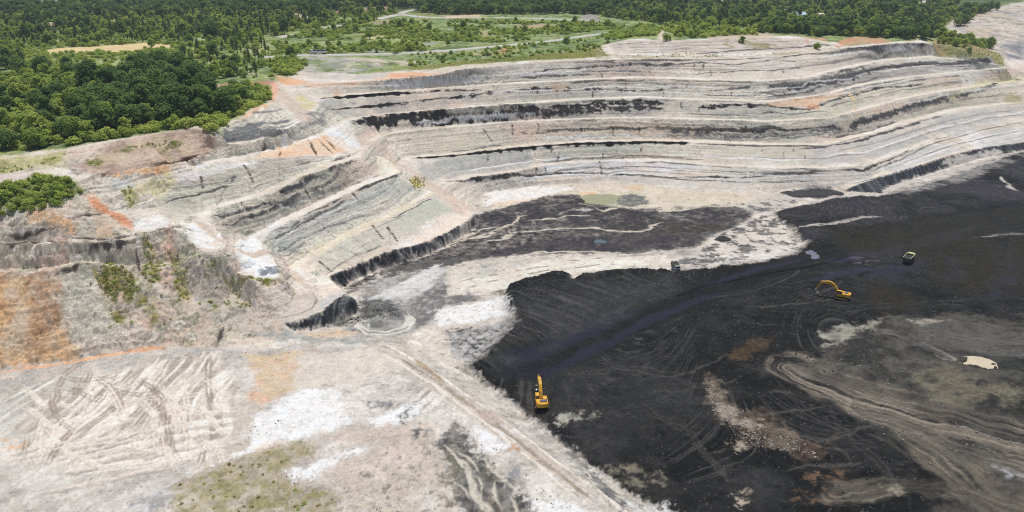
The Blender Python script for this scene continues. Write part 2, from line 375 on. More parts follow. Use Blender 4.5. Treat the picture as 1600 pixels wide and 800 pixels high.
SOIL[:] = mix(flat, face, FACE)
# relief of the faces: gullies and hard beds standing proud
gul = 1 - np.abs(fbm(AL * .22, ZS * .03, 51, 3, 2.1, .6))
REL += FACE * np.clip(SLB, 0, 1.6) * (.25 * (gul - .6) + .75 * (bed2 - .5) + .5 * (bed - .5) + .35 * fbm(AL * .8, ZS * .8, 53, 3)) * np.clip(1.1 - R / 1200, .3, 1)[:, None]
REL += (1 - FACE) * .10 * fbm(GX * .5, GY * .5, 55, 4) * np.clip(1.2 - R / 600, 0, 1)[:, None]

# 2 the green plateau
VEG = [(-300,262),(0,244),(40,238),(100,231),(170,219),(250,207),(300,199),(318,200),(332,210),(343,203),(362,188),(380,181),(394,168),(412,162),(423,160),(424,140),(430,124),(445,128),(470,110),(560,116),(612,112),(640,108),(720,101),(800,95),(880,92),(925,89),(932,78),(935,72),(985,61.5),(1060,63),(1180,56),(1262,59),(1305,66),(1325,72),(1380,67),(1440,61),(1458,68),(1462,84),(1530,94),(1568,100),(1560,84),(1545,72),(1500,58),(1480,40),(1500,22),(1580,6),(1600,2),(1760,-8),(1800,-20),(800,-22),(-400,-22)]
area(VEG, K(98, 122, 54), 2, 2.0, .15, 61, c2=K(124, 138, 66), f2=.03, var=.3, grain=.3)
area(VEG, K(142, 144, 84), 2, 2.0, .15, 62, patch=(.05, .26, .12), alpha=.7, var=.25); area(VEG, K(72, 92, 42), 2, 2, .15, 63, patch=(.09, .35, .1), alpha=.8, var=.3); area(VEG, K(178, 164, 130), 2, 2, .15, 65, patch=(.035, .13, .05), alpha=.7)
farveg = GX[:, :] * 0; farveg[R > 820] = 1
s_, m_ = poly([(-400,-22),(-400,60),(0,40),(420,22),(800,16),(1100,24),(1480,30),(1590,2),(1800,-22)], 30, 20, .01, 62)
lay(s_, m_ * .8, K(62, 78, 46), var=.25, freq=.05, seed=63, c2=K(86, 96, 58), f2=.012)
area([(-100,-14),(-100,9),(60,8),(180,5),(300,3),(560,6),(640,-5),(500,-14)], K(122, 108, 106), 12, 14, .012, 64, c2=K(96, 88, 88), f2=.01)
area([(0,4),(8,1),(130,0),(130,5),(40,8),(0,9)], K(150, 128, 118), 5, 6, .03, 64)
for P, c in (([(65,80),(85,75),(130,75),(180,71),(225,68),(268,71),(270,74),(225,77),(205,81),(180,84),(150,80),(110,83),(85,83)], K(222,190,130)),
             ([(140,118),(160,115),(200,126),(198,131),(170,127)], K(196,186,140)), ([(115,106),(155,106),(155,109),(110,110)], K(190,180,130)),
             ([(448,18),(470,20),(480,28),(450,30)], K(176,150,120)), ([(500,20),(560,14),(608,12),(606,19),(560,20),(500,24)], K(150,122,106)),
             ([(575,38),(600,33),(624,32),(622,38),(590,43)], K(158,132,104)), ([(565,58),(600,56),(600,60),(570,61)], K(206,186,130)), ([(745,52),(765,48),(768,58),(750,60)], K(160,150,100)),
             ([(690,24),(750,23),(752,27),(700,28)], K(206,176,150)), ([(800,40),(855,36),(860,42),(810,44)], K(176,150,124)),
             ([(905,24),(935,20),(935,33),(915,33)], K(150,142,138)), ([(1025,48),(1040,47),(1042,62),(1030,64)], K(214,196,178)), ([(1100,52),(1200,50),(1215,60),(1110,63)], K(186,170,150)),
             ([(1385,31),(1408,28),(1408,33),(1390,35)], K(206,190,160)), ([(165,33),(185,33),(182,42),(170,40)], K(150,130,110)), ([(205,48),(224,50),(226,60),(215,60)], K(214,206,196)),
             ([(780,76),(800,73),(800,81),(782,82)], K(200,140,100))):
    area(P, c, 2, 3, .08, 66, var=.12, grain=.12)
area([(335,137),(352,130),(398,128),(430,127),(431,140),(396,139),(352,149),(338,145)], K(176,122,100), 1, 1, .2, 67, c2=K(160,112,92))
area([(575,78),(600,73),(640,70),(680,66),(685,69),(640,75),(600,80),(580,81)], K(152,152,146), 2, 2, .1, 68, c2=K(128,132,118), f2=.06)
area([(455,92),(500,88),(585,92),(600,104),(560,112),(480,116),(450,106)], K(176,170,160), 2, 5, .1, 69, patch=(.07, .6, .2), c2=K(140,140,132))
area([(535,90),(640,95),(680,92),(640,104),(540,110)], K(196,180,164), 2, 5, .1, 70, patch=(.09, .55, .2))
area([(640,104),(760,92),(880,82),(940,72),(950,88),(800,97),(640,110)], K(96,108,44), 2, 3, .1, 71, c2=K(122,120,62), f2=.05)
area([(930,84),(1000,86.5),(1060,87.5),(1180,87),(1250,80),(1262,83),(1190,90),(1060,91),(930,92)], K(150,140,104), 1, 1.5, .15, 610, alpha=.85, patch=(.12,.7,.25)); area([(950,66),(1000,63),(1100,62),(1200,60),(1262,62),(1240,78),(1150,84),(960,84)], K(188,174,160), 1.5, 2, .12, 611, alpha=.85, c2=K(164,154,142), f2=.08, var=.25)
for q in range(9): stripe([(945 + 4 * q, 68 + 2 * q), (1050, 66 + 2.2 * q + (q % 2)), (1150, 62 + 2.6 * q), (1258, 62 + 2 * q)], .4, K(122,114,106) if q % 2 else K(214,204,190), wob=.8, seed=613 + q, broken=.45, freq=.06)
area([(1140,58),(1180,60),(1230,75),(1160,78),(1130,70)], K(134,128,90), 1, 2, .15, 612, patch=(.15,.4,.15))
# cut edges along the plateau: bare orange and pink subsoil
area([(432,118),(455,121),(480,127),(480,132),(448,133),(436,129)], K(222,160,104), 1, 1.5, .2, 72, c2=K(206,170,140))
area([(450,112),(560,116),(610,112),(600,122),(500,124)], K(180,176,168), 1.5, 3, .15, 73, c2=K(200,190,176))
area([(560,128),(610,118),(690,115),(690,119),(620,126),(560,131),(480,134),(480,130)], K(226,172,128), .8, 1, .2, 74, c2=K(212,184,160), f2=.1)
area([(606,115),(645,113),(685,114),(660,119),(610,121)], K(224,160,104), 1, 1, .2, 75)
area([(640,118),(670,120),(672,136),(655,138),(645,128)], K(150,124,82), 1, 1.5, .2, 76, patch=(.3,.55,.2))
area([(1255,60),(1285,57),(1290,63),(1260,66)], K(206,150,122), 1.5, 3, .15, 77)
area([(1310,62),(1330,57),(1370,56),(1390,62),(1385,66),(1330,72),(1308,72)], K(204,136,94), 1.5, 3, .15, 78, c2=K(186,150,110))
area([(1455,62),(1500,64),(1550,72),(1568,100),(1530,94),(1462,84)], K(150,142,84), 1.5, 3, .12, 79, c2=K(170,140,100), f2=.06)
# soil slope between forest and benches
SOILS = [(130,270),(110,262),(150,240),(170,222),(250,208),(300,200),(320,202),(335,214),(345,230),(330,240),(290,252),(237,260),(180,271)]
area(SOILS, K(176,152,134), 1.5, 1.5, .2, 81, c2=K(150,128,112), f2=.08, var=.16)
area([(150,255),(240,215),(310,215),(300,235),(200,260)], K(190,168,132), 2, 3, .15, 82, patch=(.12,.5,.2))
area([(185,235),(250,215),(290,225),(270,232),(215,232)], K(104,110,54), 1, 3, .2, 83, patch=(.25,.45,.1))
area([(130,245),(160,252),(150,262),(135,255)], K(112,112,60), 1, 2, .2, 84, patch=(.25,.5,.1))
stripe([(325,239),(300,247),(282,252),(262,254),(240,257)], .9, K(84,62,48), wob=.8, seed=85, rel=-.5)
stripe([(160,276),(180,272),(210,268),(237,262),(280,256)], 1.4, K(222,172,118), wob=.6, seed=86, broken=.35)
area([(100,258),(112,256),(128,272),(120,274)], K(84,74,66), 1, 1.5, .3, 87)
area([(157,273),(175,268),(178,272),(160,276)], K(88,80,76), .6, .6, .3, 88)
# left edge: pale and green terraces behind the lobe
area([(-200,250),(0,246),(60,242),(100,236),(110,262),(60,262),(0,270),(-200,280)], K(196,186,152), 1.5, 2, .12, 91, c2=K(176,168,96), f2=.07)
area([(-100,262),(0,262),(60,252),(100,242),(115,240),(60,260),(0,272),(-100,275)], K(160,156,84), 1, 2, .12, 92, patch=(.1,.6,.2))
area([(-200,285),(0,272),(50,270),(60,285),(0,300),(-200,310)], K(204,190,182), 1.5, 2, .12, 93)
LOBE = [(-200,300),(0,290),(30,282),(60,272),(95,278),(130,297),(131,305),(84,324),(43,329),(0,333),(-200,338)]
area(LOBE, K(94,108,46), 1.2, 1.5, .2, 94, c2=K(112,120,54), var=.2)

# 3 benches of the left wall
area([(566,230),(535,196),(510,201),(505,210),(470,220),(430,232),(400,240),(350,248),(277,262),(278,268),(360,252),(440,235),(480,226),(520,222)], K(242,236,228), .8, 1.2, .2, 101, c2=K(226,216,204))
area([(505,212),(470,222),(405,240),(400,247),(450,247),(520,243),(545,232),(536,215)], K(226,178,132), .6, .8, .25, 102, c2=K(214,188,160), f2=.12)
for P in ([(480,218),(486,226),(496,243)], [(495,216),(508,228),(520,240)], [(505,214),(518,226),(526,236)], [(436,247),(438,235)], [(406,238),(415,229),(428,233)]):
    stripe(P, .6, K(72,62,54), wob=.5, seed=103, rel=-.6, broken=.2)
area([(380,255),(440,247),(520,245),(545,240),(520,250),(470,262),(420,276),(379,268)], K(170,160,152), 1, 1, .2, 104, c2=K(150,140,136), f2=.2)
area([(274,275),(300,268),(350,256),(400,252),(396,260),(340,270),(285,287)], K(240,232,224), .8, 1.2, .2, 105, c2=K(206,202,196))
area([(185,300),(230,280),(275,272),(280,285),(240,305),(205,325)], K(216,204,156), 1, 2, .2, 106, c2=K(228,214,200), f2=.12)
area([(190,295),(205,292),(212,310),(204,322),(194,312)], K(160,152,84), 1, 1.5, .25, 107)
area([(170,285),(215,278),(220,284),(180,300)], K(206,204,200), 1, 1.5, .2, 108)
area([(208,344),(250,335),(266,341),(268,354),(212,360)], K(240,234,226), .5, .8, .3, 109)
area([(285,348),(320,338),(345,367),(352,388),(315,396),(300,380)], K(242,236,228), .7, 1.2, .3, 110, c2=K(222,210,196), f2=.2)
area([(300,335),(340,318),(379,308),(425,290),(470,270),(560,238),(564,244),(530,257),(469,278),(424,300),(379,314),(339,324),(320,342)], K(232,222,206), .6, .9, .25, 111, c2=K(216,204,184), f2=.1)
area([(362,378),(400,358),(450,337),(497,316),(555,288),(610,262),(624,268),(587,283),(555,296),(497,324),(450,346),(424,363),(400,370),(412,388),(431,411),(437,434),(400,443),(378,424)], K(232,222,208), .6, .9, .25, 112, c2=K(238,234,228), f2=.1)
area([(375,376),(400,372),(412,389),(436,433),(400,441),(390,420)], K(244,240,234), .7, 1, .3, 113)
area([(590,245),(612,252),(624,268),(600,276),(585,272)], K(234,222,198), .6, 1, .3, 114)
area([(440,404),(490,385),(555,356),(585,343),(637,320),(673,300),(680,303),(637,328),(585,352),(555,364),(504,398),(478,410),(455,418)], K(228,216,194), .6, .9, .25, 115, c2=K(216,204,178), f2=.12)
area([(460,410),(480,408),(500,426),(545,462),(555,466),(530,464),(505,462),(495,445)], K(240,226,208), .6, 1, .3, 116, c2=K(222,206,190), f2=.25)
area([(645,375),(675,358),(712,336),(728,335),(728,346),(690,366),(650,382)], K(234,216,198), .7, 1, .25, 117)
area([(640,282),(648,276),(664,278),(664,292),(648,296)], K(172,152,70), .8, 1, .3, 118)
for P in ([(468,278),(520,252),(505,262),(470,280)],): area(P, K(180,164,110), .8, 1, .3, 119, patch=(.3,.5,.2))
area([(372,440),(380,436),(430,436),(437,438),(420,446),(375,449)], K(142,132,58), .6, .8, .4, 120, patch=(.5,.75,.2))
area([(400,505),(385,470),(412,456),(495,454),(502,485),(442,504)], K(196,184,172), 1, 1, .2, 121, c2=K(180,170,158), f2=.2)
stripe([(488,455),(495,470),(488,482),(465,491),(430,497),(405,497)], .35, K(140,132,122), wob=.2, seed=122)
stripe([(300,340),(345,375),(365,390),(440,405),(470,440),(492,455)], 1.6, K(198,182,166), wob=.4, seed=123, soft=.8)
area([(500,470),(515,463),(550,464),(556,467),(502,487),(498,480)], K(186,186,182), .5, .6, .4, 124)
# the corner ramp between far wall and left wall
area([(424,132),(436,132),(462,160),(495,185),(560,215),(600,225),(640,265),(700,300),(738,325),(725,338),(690,312),(655,285),(625,258),(565,228),(520,195),(470,190),(450,170),(430,152)], K(182,166,152), 1.5, 1.5, .2, 126, c2=K(196,176,158), f2=.15)
area([(455,148),(470,148),(493,160),(492,170),(476,172)], K(196,184,128), 1, 1.5, .25, 127, patch=(.3,.65,.2))
area([(424,130),(432,129),(434,142),(428,158),(424,160)], K(220,160,116), .6, .6, .4, 128)
area([(395,170),(412,162),(416,166),(385,184),(378,186)], K(220,164,112), .6, .8, .4, 129)
# dark bedded face above the white flat
for P, h, c in (([(345,213),(385,212),(420,207),(444,202)], 2.2, K(110,110,108)), ([(360,201),(400,197),(430,192),(458,186)], .8, K(112,112,112)), ([(392,177),(420,174),(447,170)], .6, K(120,118,116)), ([(345,208),(380,206),(415,203),(450,196),(462,190)], .8, K(128,126,122))):
    stripe(P, h, c, wob=.3, seed=130, broken=.12)
area([(471,177),(493,175),(506,177),(510,194),(480,195),(492,185)], K(116,114,112), .8, 1, .3, 131, patch=(.3,.7,.2))

# 4 coal seams and beds on the walls
area([(450,134),(560,130),(690,119),(800,103),(900,96),(900,110),(800,120),(690,135),(560,146),(500,150)], K(208,202,186), 1, 1.2, .15, 660, alpha=.75); area([(505,205),(545,190),(566,228),(545,240),(520,222)], K(236,232,226), .8, 1, .2, 661, alpha=.5)
for P, c in (([(330,276),(430,253),(520,247),(540,250),(470,272),(424,294),(340,316),(262,340),(250,305)], K(176,172,154)), ([(345,345),(424,305),(530,262),(560,250),(605,258),(560,285),(500,308),(420,345),(352,368)], K(178,174,156)), ([(410,370),(500,330),(560,303),(622,277),(650,296),(560,335),(480,380),(435,398)], K(158,160,150)), ([(485,408),(560,368),(640,332),(682,310),(712,330),(650,360),(600,378),(510,425)], K(178,178,162))):
    area(P, c, 1, 1, .2, 662, alpha=.45, grain=.3)
# greyer and darker beds as broad faint bands, stained patches
for P, c, a_ in (([(500,156),(560,152),(640,147),(720,141),(760,150),(700,168),(600,177),(545,183),(505,172)], K(134,132,126), .8), ([(760,140),(900,133),(900,150),(760,160)], K(164,158,148), .5),
             ([(550,190),(700,176),(850,168),(850,182),(700,196),(600,204)], K(112,108,104), .75), ([(850,168),(1000,155),(1060,160),(1080,170),(1000,182),(860,186)], K(120,118,116), .75),
             ([(1080,172),(1200,166),(1290,152),(1290,158),(1200,184),(1080,184)], K(164,156,148), .5),
             ([(1200,130),(1260,125),(1330,107),(1330,128),(1280,146),(1200,157)], K(124,120,118), .7), ([(1330,108),(1400,97),(1500,96),(1500,110),(1400,121),(1330,133)], K(140,134,128), .6),
             ([(650,250),(720,243),(830,232),(830,262),(720,274),(660,280)], K(140,142,140), .75), ([(830,232),(900,226),(1000,223),(1000,244),(860,252)], K(156,160,148), .6),
             ([(1000,225),(1280,230),(1280,258),(1100,254),(1000,248)], K(178,172,156), .55), ([(1265,235),(1350,222),(1440,190),(1520,172),(1600,164),(1600,182),(1440,222),(1350,255),(1265,258)], K(166,164,160), .8),
             ([(1380,262),(1440,230),(1600,188),(1700,186),(1700,212),(1490,238),(1390,270)], K(172,172,168), .8), ([(1100,262),(1300,266),(1360,262),(1370,280),(1290,290),(1100,294)], K(190,186,178), .7),
             ([(850,256),(960,252),(1040,252),(1120,260),(1050,268),(850,268)], K(206,208,208), .8), ([(720,280),(850,272),(1000,274),(1100,280),(1030,290),(830,290),(740,310)], K(196,188,178), .6),
             ([(1380,100),(1450,92),(1530,98),(1530,110),(1400,120)], K(150,144,136), .4),
             ([(1200,192),(1350,175),(1500,142),(1590,128),(1590,158),(1480,172),(1340,210),(1200,222)], K(186,178,158), .7), ([(1280,166),(1360,142),(1450,130),(1500,126),(1505,134),(1400,154),(1300,180)], K(180,172,146), .5),
             ([(600,214),(700,204),(900,192),(1000,190),(1100,194),(1100,216),(900,218),(700,238)], K(206,190,168), .6), ([(800,196),(840,194),(835,220),(800,225)], K(204,172,150), .6), ([(930,192),(1000,190),(1100,196),(1090,212),(960,214)], K(202,174,152), .45),
             ([(1270,134),(1350,116),(1450,104),(1480,106),(1350,128),(1290,144)], K(118,116,114), .4),
             ([(850,100),(1000,95),(1250,92),(1250,120),(1000,116),(800,125)], K(184,174,164), .6), ([(1260,90),(1380,74),(1450,72),(1450,86),(1330,102),(1250,118)], K(186,174,162), .6),
             ([(245,300),(380,264),(440,258),(430,280),(340,298),(300,320),(262,342)], K(166,162,146), .7), ([(325,345),(400,318),(470,285),(550,255),(600,262),(500,305),(420,345),(350,370)], K(172,168,150), .6),
             ([(400,372),(500,330),(560,300),(622,275),(650,295),(560,335),(470,380),(430,398)], K(150,152,144), .7), ([(440,355),(500,328),(520,340),(430,390)], K(136,140,136), .5), ([(480,408),(560,366),(640,330),(680,308),(712,330),(650,360),(600,378),(510,425)], K(176,174,160), .6), ([(620,340),(680,310),(705,328),(650,358)], K(160,166,150), .6),
             ([(520,262),(590,255),(600,275),(560,285),(530,290)], K(186,160,146), .5)):
    area(P, c, 2.0, 2.2, .12, 200 + int(P[0][0]) % 37, alpha=a_, patch=(.05, .72, .28), var=.12)
SEAMS = [
 ([(495,154),(520,152),(560,150),(610,146),(650,145)], 1.1, 28, .0, 1.0), ([(640,145),(700,141),(760,139)], .7, 30, .45, 0),
 ([(505,168),(545,169),(600,164),(650,158)], .6, 46, .3, .8), ([(560,166),(580,166),(590,164)], 1.0, 40, 0, .6),
 ([(650,158),(700,152),(760,146),(800,142),(850,139),(900,138)], .5, 48, .35, 1.0),
 ([(548,191),(600,186),(650,184),(700,181),(760,177),(800,174),(850,172)], 1.15, 50, .34, 1.8), ([(545,188),(620,181),(700,174),(760,170)], .5, 50, .2, .5),
 ([(850,172),(880,168),(900,168),(930,164),(960,160),(1000,159),(1042,163)], 1.2, 48, .32, 1.8), ([(800,178),(850,178),(900,174),(950,170),(1000,168),(1040,170)], 1.2, 60, .35, 1.2),
 ([(1090,168),(1130,165),(1200,164),(1212,168)], .9, 44, .35, 1.4), ([(1200,168),(1230,170),(1265,171),(1300,158),(1340,147),(1370,138),(1400,136),(1445,131)], .45, 56, .1, .5), 
 ([(638,248),(680,245),(720,242),(760,237),(800,233),(850,228),(900,225),(950,223),(1000,222.5),(1050,222),(1085,224)], .8, 30, .0, .9),
 ([(1085,225),(1200,228),(1290,228)], .35, 84, .2, .3),
 ([(1200,136),(1240,134),(1270,131),(1300,125),(1340,115),(1380,105),(1420,101),(1460,99),(1510,98),(1550,96)], 2.0, 84, .1, 0), ([(1330,117),(1380,104.5),(1440,100.5),(1505,98.5)], .7, 58, .05, 0), ([(1200,129),(1260,125),(1320,110),(1370,98)], .5, 74, .1, .4),
 ([(1325,197),(1370,184),(1400,175),(1430,164),(1470,155),(1520,144),(1545,135),(1560,127),(1600,123)], 1.1, 78, .05, 0),
 ([(1245,233),(1290,230.5),(1340,221),(1375,210),(1410,199),(1440,190)], .6, 76, .05, .3), ([(1300,217),(1360,204),(1400,190)], .5, 100, .2, .2),
 ([(690,284),(740,279),(800,273),(870,271),(940,271),(1000,274),(1060,277),(1150,278)], .4, 66, .15, .5), ([(1150,278),(1250,271),(1350,266),(1400,246),(1450,222),(1480,214)], .5, 70, .05, .2), ([(1360,270),(1410,248),(1450,228)], .3, 84, .1, 0),
 ([(820,118),(860,109),(900,106),(960,102),(1000,101),(1060,100),(1110,97.5)], .35, 92, .1, .4), ([(1090,98),(1150,101),(1250,97)], .35, 96, .2, .4), ([(1080,117),(1130,114),(1200,111),(1255,107)], .35, 90, .2, .4), ([(900,112),(960,110),(1010,108)], .3, 116, .25, 0),
 ([(1085,84),(1130,81),(1180,77),(1250,74),(1300,71)], .8, 92, .1, .3), ([(1320,77.5),(1350,73.5),(1380,70.8),(1450,69)], .5, 76, .1, .3), ([(960,69),(1000,66.5),(1060,68)], .5, 120, .3, .5),
 ([(820,141),(860,139),(900,138),(960,141),(1000,142),(1060,138)], .35, 80, .4, .8), ([(1000,124),(1040,133),(1070,139)], .3, 100, .5, .5), ([(1100,142),(1140,139),(1190,136)], .5, 90, .3, .6),
 ([(1040,207),(1130,203),(1200,202),(1280,206),(1310,201)], .35, 100, .3, .3), ([(1120,218),(1160,216),(1200,214)], .4, 120, .3, 0), ([(1200,212),(1260,208),(1320,202)], .4, 104, .2, 0), ([(700,238),(740,233),(790,226)], .4, 110, .3, 0),
 ([(245,321),(262,314),(300,306),(330,299),(370,291)], .5, 52, .0, .4), ([(250,300),(300,292),(360,283),(380,276)], .3, 92, .35, .4), ([(340,282),(385,274)], .3, 84, .3, .3),
 ([(322,345),(350,336),(372,331),(400,323),(440,312),(480,300)], .5, 66, .15, .7), ([(338,354),(370,347),(400,336),(432,326),(480,312)], .45, 60, .1, .5), ([(424,303),(446,298),(475,284),(500,272)], .6, 60, .1, .8), ([(505,266),(530,259),(555,250)], .5, 62, .05, .6), ([(455,292),(480,284),(510,270)], .4, 70, .25, .6),
 ([(552,299),(590,285),(625,271)], .9, 58, .05, .5), ([(470,338),(500,326),(540,307)], .6, 66, .2, .6), ([(415,366),(432,360),(450,355),(480,340),(500,333)], .5, 84, .1, .6), ([(420,392),(470,373),(520,354),(560,340),(590,332)], .35, 84, .1, .2), ([(430,400),(480,380)], .3, 90, .2, .2),
 ([(600,343),(620,339),(640,328),(660,317),(682,307)], .35, 62, 0, .3), ([(636,325),(660,313),(682,304)], .25, 84, .1, .2), ([(500,427),(530,414),(560,398),(600,380)], .35, 96, .2, .3), ([(570,352),(600,345)], .3, 84, .2, 0),
 ([(440,320),(480,306),(520,290),(540,283)], .35, 96, .4, .5),
]
for i, (P, h, g, br, bl) in enumerate(SEAMS):
    if P[0][1] > 250 and P[0][0] < 690: h *= .55; bl *= .4; g += 22; br += .1      # the left wall shows thinner partings
    stripe(P, h * 1.1, K(g - 2, g - 4, g - 5), wob=.5, seed=140 + i, soft=.22, broken=br * .75, blob=bl, freq=.3, var=.3)
# thin partings that follow the benches, between one bench line and the next
def between(na, nb, f, x0, x1):
    A = np.array([q[:2] for q in LINES[na]['p']], float); B = np.array([q[:2] for q in LINES[nb]['p']], float)
    A = A[np.argsort(A[:, 0])]; B = B[np.argsort(B[:, 0])]; X = np.linspace(x0, x1, max(4, int(abs(x1 - x0) / 45)))
    return [(x, np.interp(x, A[:, 0], A[:, 1]) * (1 - f) + (np.interp(x, B[:, 0], B[:, 1]) - 4) * f) for x in X]
def between_left(na, nb, f, a0, a1):
    A = LINES[na]['w3']; B = LINES[nb]['w3']; out = []
    def cut(W):
        px, py, d = to_px(W[:, 0], W[:, 1], W[:, 2]); k = (px < 655) & (px > 300) & (py < 425) & (py > 232); return px[k], py[k]
    (ax, ay), (bx, by) = cut(A), cut(B)
    for t in np.linspace(a0, a1, 7):
        i = t * (len(ax) - 1); j = t * (len(bx) - 1); ia = np.arange(len(ax)); ib = np.arange(len(bx))
        out.append((np.interp(i, ia, ax) * (1 - f) + np.interp(j, ib, bx) * f, np.interp(i, ia, ay) * (1 - f) + np.interp(j, ib, by) * f - 3 * f))
    return out
sr = np.random.default_rng(31)
for na, nb, xa, xb in (('l0','l1',560,1450), ('l1','l2',560,1520), ('l2','l3',600,1520), ('l3','l4',650,1590), ('l4','l5',720,1600), ('l5','kt',1320,1600), ('l5','t',760,1300)):
    for k in range(9):
        x0 = sr.uniform(xa, xb - 150); x1 = min(xb, x0 + sr.uniform(140, 520)); g = int(sr.choice([74, 86, 98, 110, 122, 222, 234])); wd = sr.uniform(.18, .42) * (1.4 if g > 200 else 1)
        stripe(between(na, nb, sr.uniform(.08, .92), x0, x1), wd, K(g, g - 4, g - 10), wob=.35, seed=600 + k, soft=.15, broken=sr.uniform(.1, .42), freq=.06, var=.2, alpha=.85, blob=.3 if g < 90 else 0)
for na, nb in (('s0','l3'), ('l3','l4'), ('l4','l5'), ('l5','s4')):
    for k in range(7):
        a0 = sr.uniform(0, .55); g = int(sr.choice([84, 96, 108, 120, 212, 226])); stripe(between_left(na, nb, sr.uniform(.08, .92), a0, min(1, a0 + sr.uniform(.25, .6))), sr.uniform(.10, .20), K(g, g - 3, g - 8), wob=.3, seed=620 + k, soft=.2, broken=sr.uniform(.2, .48), freq=.08, var=.2, alpha=.9, blob=.35 if g < 90 else 0)
    for k in range(4):      # joints and gullies down the face
        t = sr.uniform(.08, .92); P = [between_left(na, nb, f, t, t)[0] for f in (.1, .5, .85)]; stripe(P, sr.uniform(.1, .22), K(84, 80, 74), wob=.3, seed=640 + k, taper=False, broken=.35, freq=.6, alpha=.7)
for nm, xa, xb in (('l0', 800, 1440), ('l1', 660, 1440), ('l2', 1050, 1500), ('l3', 600, 1320), ('l4', 1090, 1560), ('l5', 950, 1580)):   # thin shade line painted just under each crest
    for k in range(3):
        x0 = sr.uniform(xa, xb - 120); P = between(nm, nm, 0, x0, min(xb, x0 + sr.uniform(90, 300))); stripe([(a, b + 2.2) for a, b in P], .35, K(92, 88, 84), wob=.4, seed=650 + k, soft=.18, broken=.3, freq=.08, var=.25, alpha=.9, blob=.4)
for i in range(46):     # dark holes and seeps in short vertical runs on the far wall
    px = rng.uniform(760, 1290); py = rng.choice([108, 138, 168, 200, 238]) + rng.uniform(-8, 8)
    n = rng.uniform(2, 9)
    stripe([(px, py), (px + rng.uniform(-1, 1), py + n)], rng.uniform(.25, .6), K(74, 68, 62), wob=.3, seed=230 + i % 9, taper=False, broken=.35, freq=.9)
for P in ([(757,203),(762,210),(768,220)], [(937,252),(939,262),(939,272)], [(838,262),(839,273)], [(852,262),(853,272)], [(958,200),(959,212)], [(998,200),(999,212)], [(552,303),(560,314)], [(478,296),(482,306)], [(313,276),(318,294)], [(380,258),(388,268),(394,284)], [(500,410),(520,424)], [(583,352),(598,372)], [(606,356),(622,376)], [(800,196),(801,212)]):
    stripe(P, .45, K(66,60,54), wob=.4, seed=241, taper=False, broken=.2, freq=.9)
for P, c in (([(1195,160),(1290,150),(1320,142),(1318,147),(1285,160),(1270,166),(1200,166)], K(224,176,128)), ([(1330,172),(1370,163),(1372,170),(1335,178)], K(226,186,130)), ([(1325,144),(1330,146),(1338,160),(1333,158)], K(222,190,120)), ([(1255,168),(1275,162),(1280,170),(1260,172)], K(206,140,90)),
             ([(520,136),(532,134),(534,150),(524,150)], K(196,150,110)), ([(860,132),(890,130),(886,142),(866,142)], K(196,166,140))):
    area(P, c, .8, 1, .2, 250, alpha=.8)
for P in ([(700,172),(800,163.5),(900,157),(1000,153),(1060,155.5),(1200,160)], [(800,131.5),(900,126.5),(1000,122),(1100,125.5),(1200,128),(1260,123),(1320,107.5),(1380,95),(1455,89)], [(1200,160),(1290,149),(1340,134),(1400,124),(1500,114)],
          [(700,200),(800,192),(900,187.5),(1000,185),(1100,188),(1200,191),(1300,185),(1350,172),(1400,158),(1450,147),(1520,137)], [(900,222),(1000,218),(1100,222),(1200,227),(1290,227),(1340,215),(1400,198.5),(1450,183),(1500,172),(1560,164.5)], [(1000,250),(1040,252),(1120,259),(1200,264),(1290,263),(1350,260),(1400,242),(1440,227),(1490,208)]):
    stripe([(a, b - 1.4) for a, b in P], 1.2, K(232,220,202), wob=.8, seed=260, soft=.9, taper=False, broken=.2, freq=.05, alpha=.75)
area([(1450,110),(1520,103),(1535,112),(1520,135),(1505,130),(1500,116)], K(206,200,190), 1, 1.5, .2, 261, patch=(.2,.7,.2)); area([(1470,160),(1530,125),(1600,118),(1600,126),(1530,137)], K(206,198,160), 1.5, 2, .15, 262, patch=(.1,.6,.2))
area([(1570,148),(1595,148),(1598,160),(1572,160)], K(160,148,104), 2, 2, .15, 263)
# far pit at the right edge
area([(1484,40),(1500,24),(1590,8),(1700,0),(1800,-8),(1800,120),(1640,112),(1590,100),(1560,86),(1545,70),(1500,58)], K(194,182,168), 3, 4, .06, 265, c2=K(164,160,154), f2=.025, var=.3, grain=.15)
area([(1484,40),(1590,8),(1800,-8),(1800,120),(1590,100),(1545,70)], K(136,130,122), 3, 4, .06, 264, patch=(.06,.38,.12), alpha=.8); area([(1484,40),(1590,8),(1800,-8),(1800,120),(1590,100),(1545,70)], K(118,122,84), 3, 4, .06, 263, patch=(.09,.25,.08), alpha=.7)
area([(1500,40),(1530,12),(1590,10),(1560,40),(1540,60)], K(190,172,150), 4, 6, .05, 266, patch=(.04,.5,.2)); area([(1560,70),(1600,66),(1600,92),(1575,96)], K(116,118,124), 3, 4, .08, 267, patch=(.05,.6,.2)); area([(1570,96),(1600,92),(1600,104),(1580,108)], K(230,216,204), 3, 3, .08, 268)
for k in range(5): stripe([(1500 + k * 8, 22 + k * 12), (1550, 20 + k * 14), (1600, 18 + k * 16), (1700, 14 + k * 20)], 2.0, K(140,136,130), wob=2, seed=270 + k, broken=.35, freq=.04, soft=1.5)

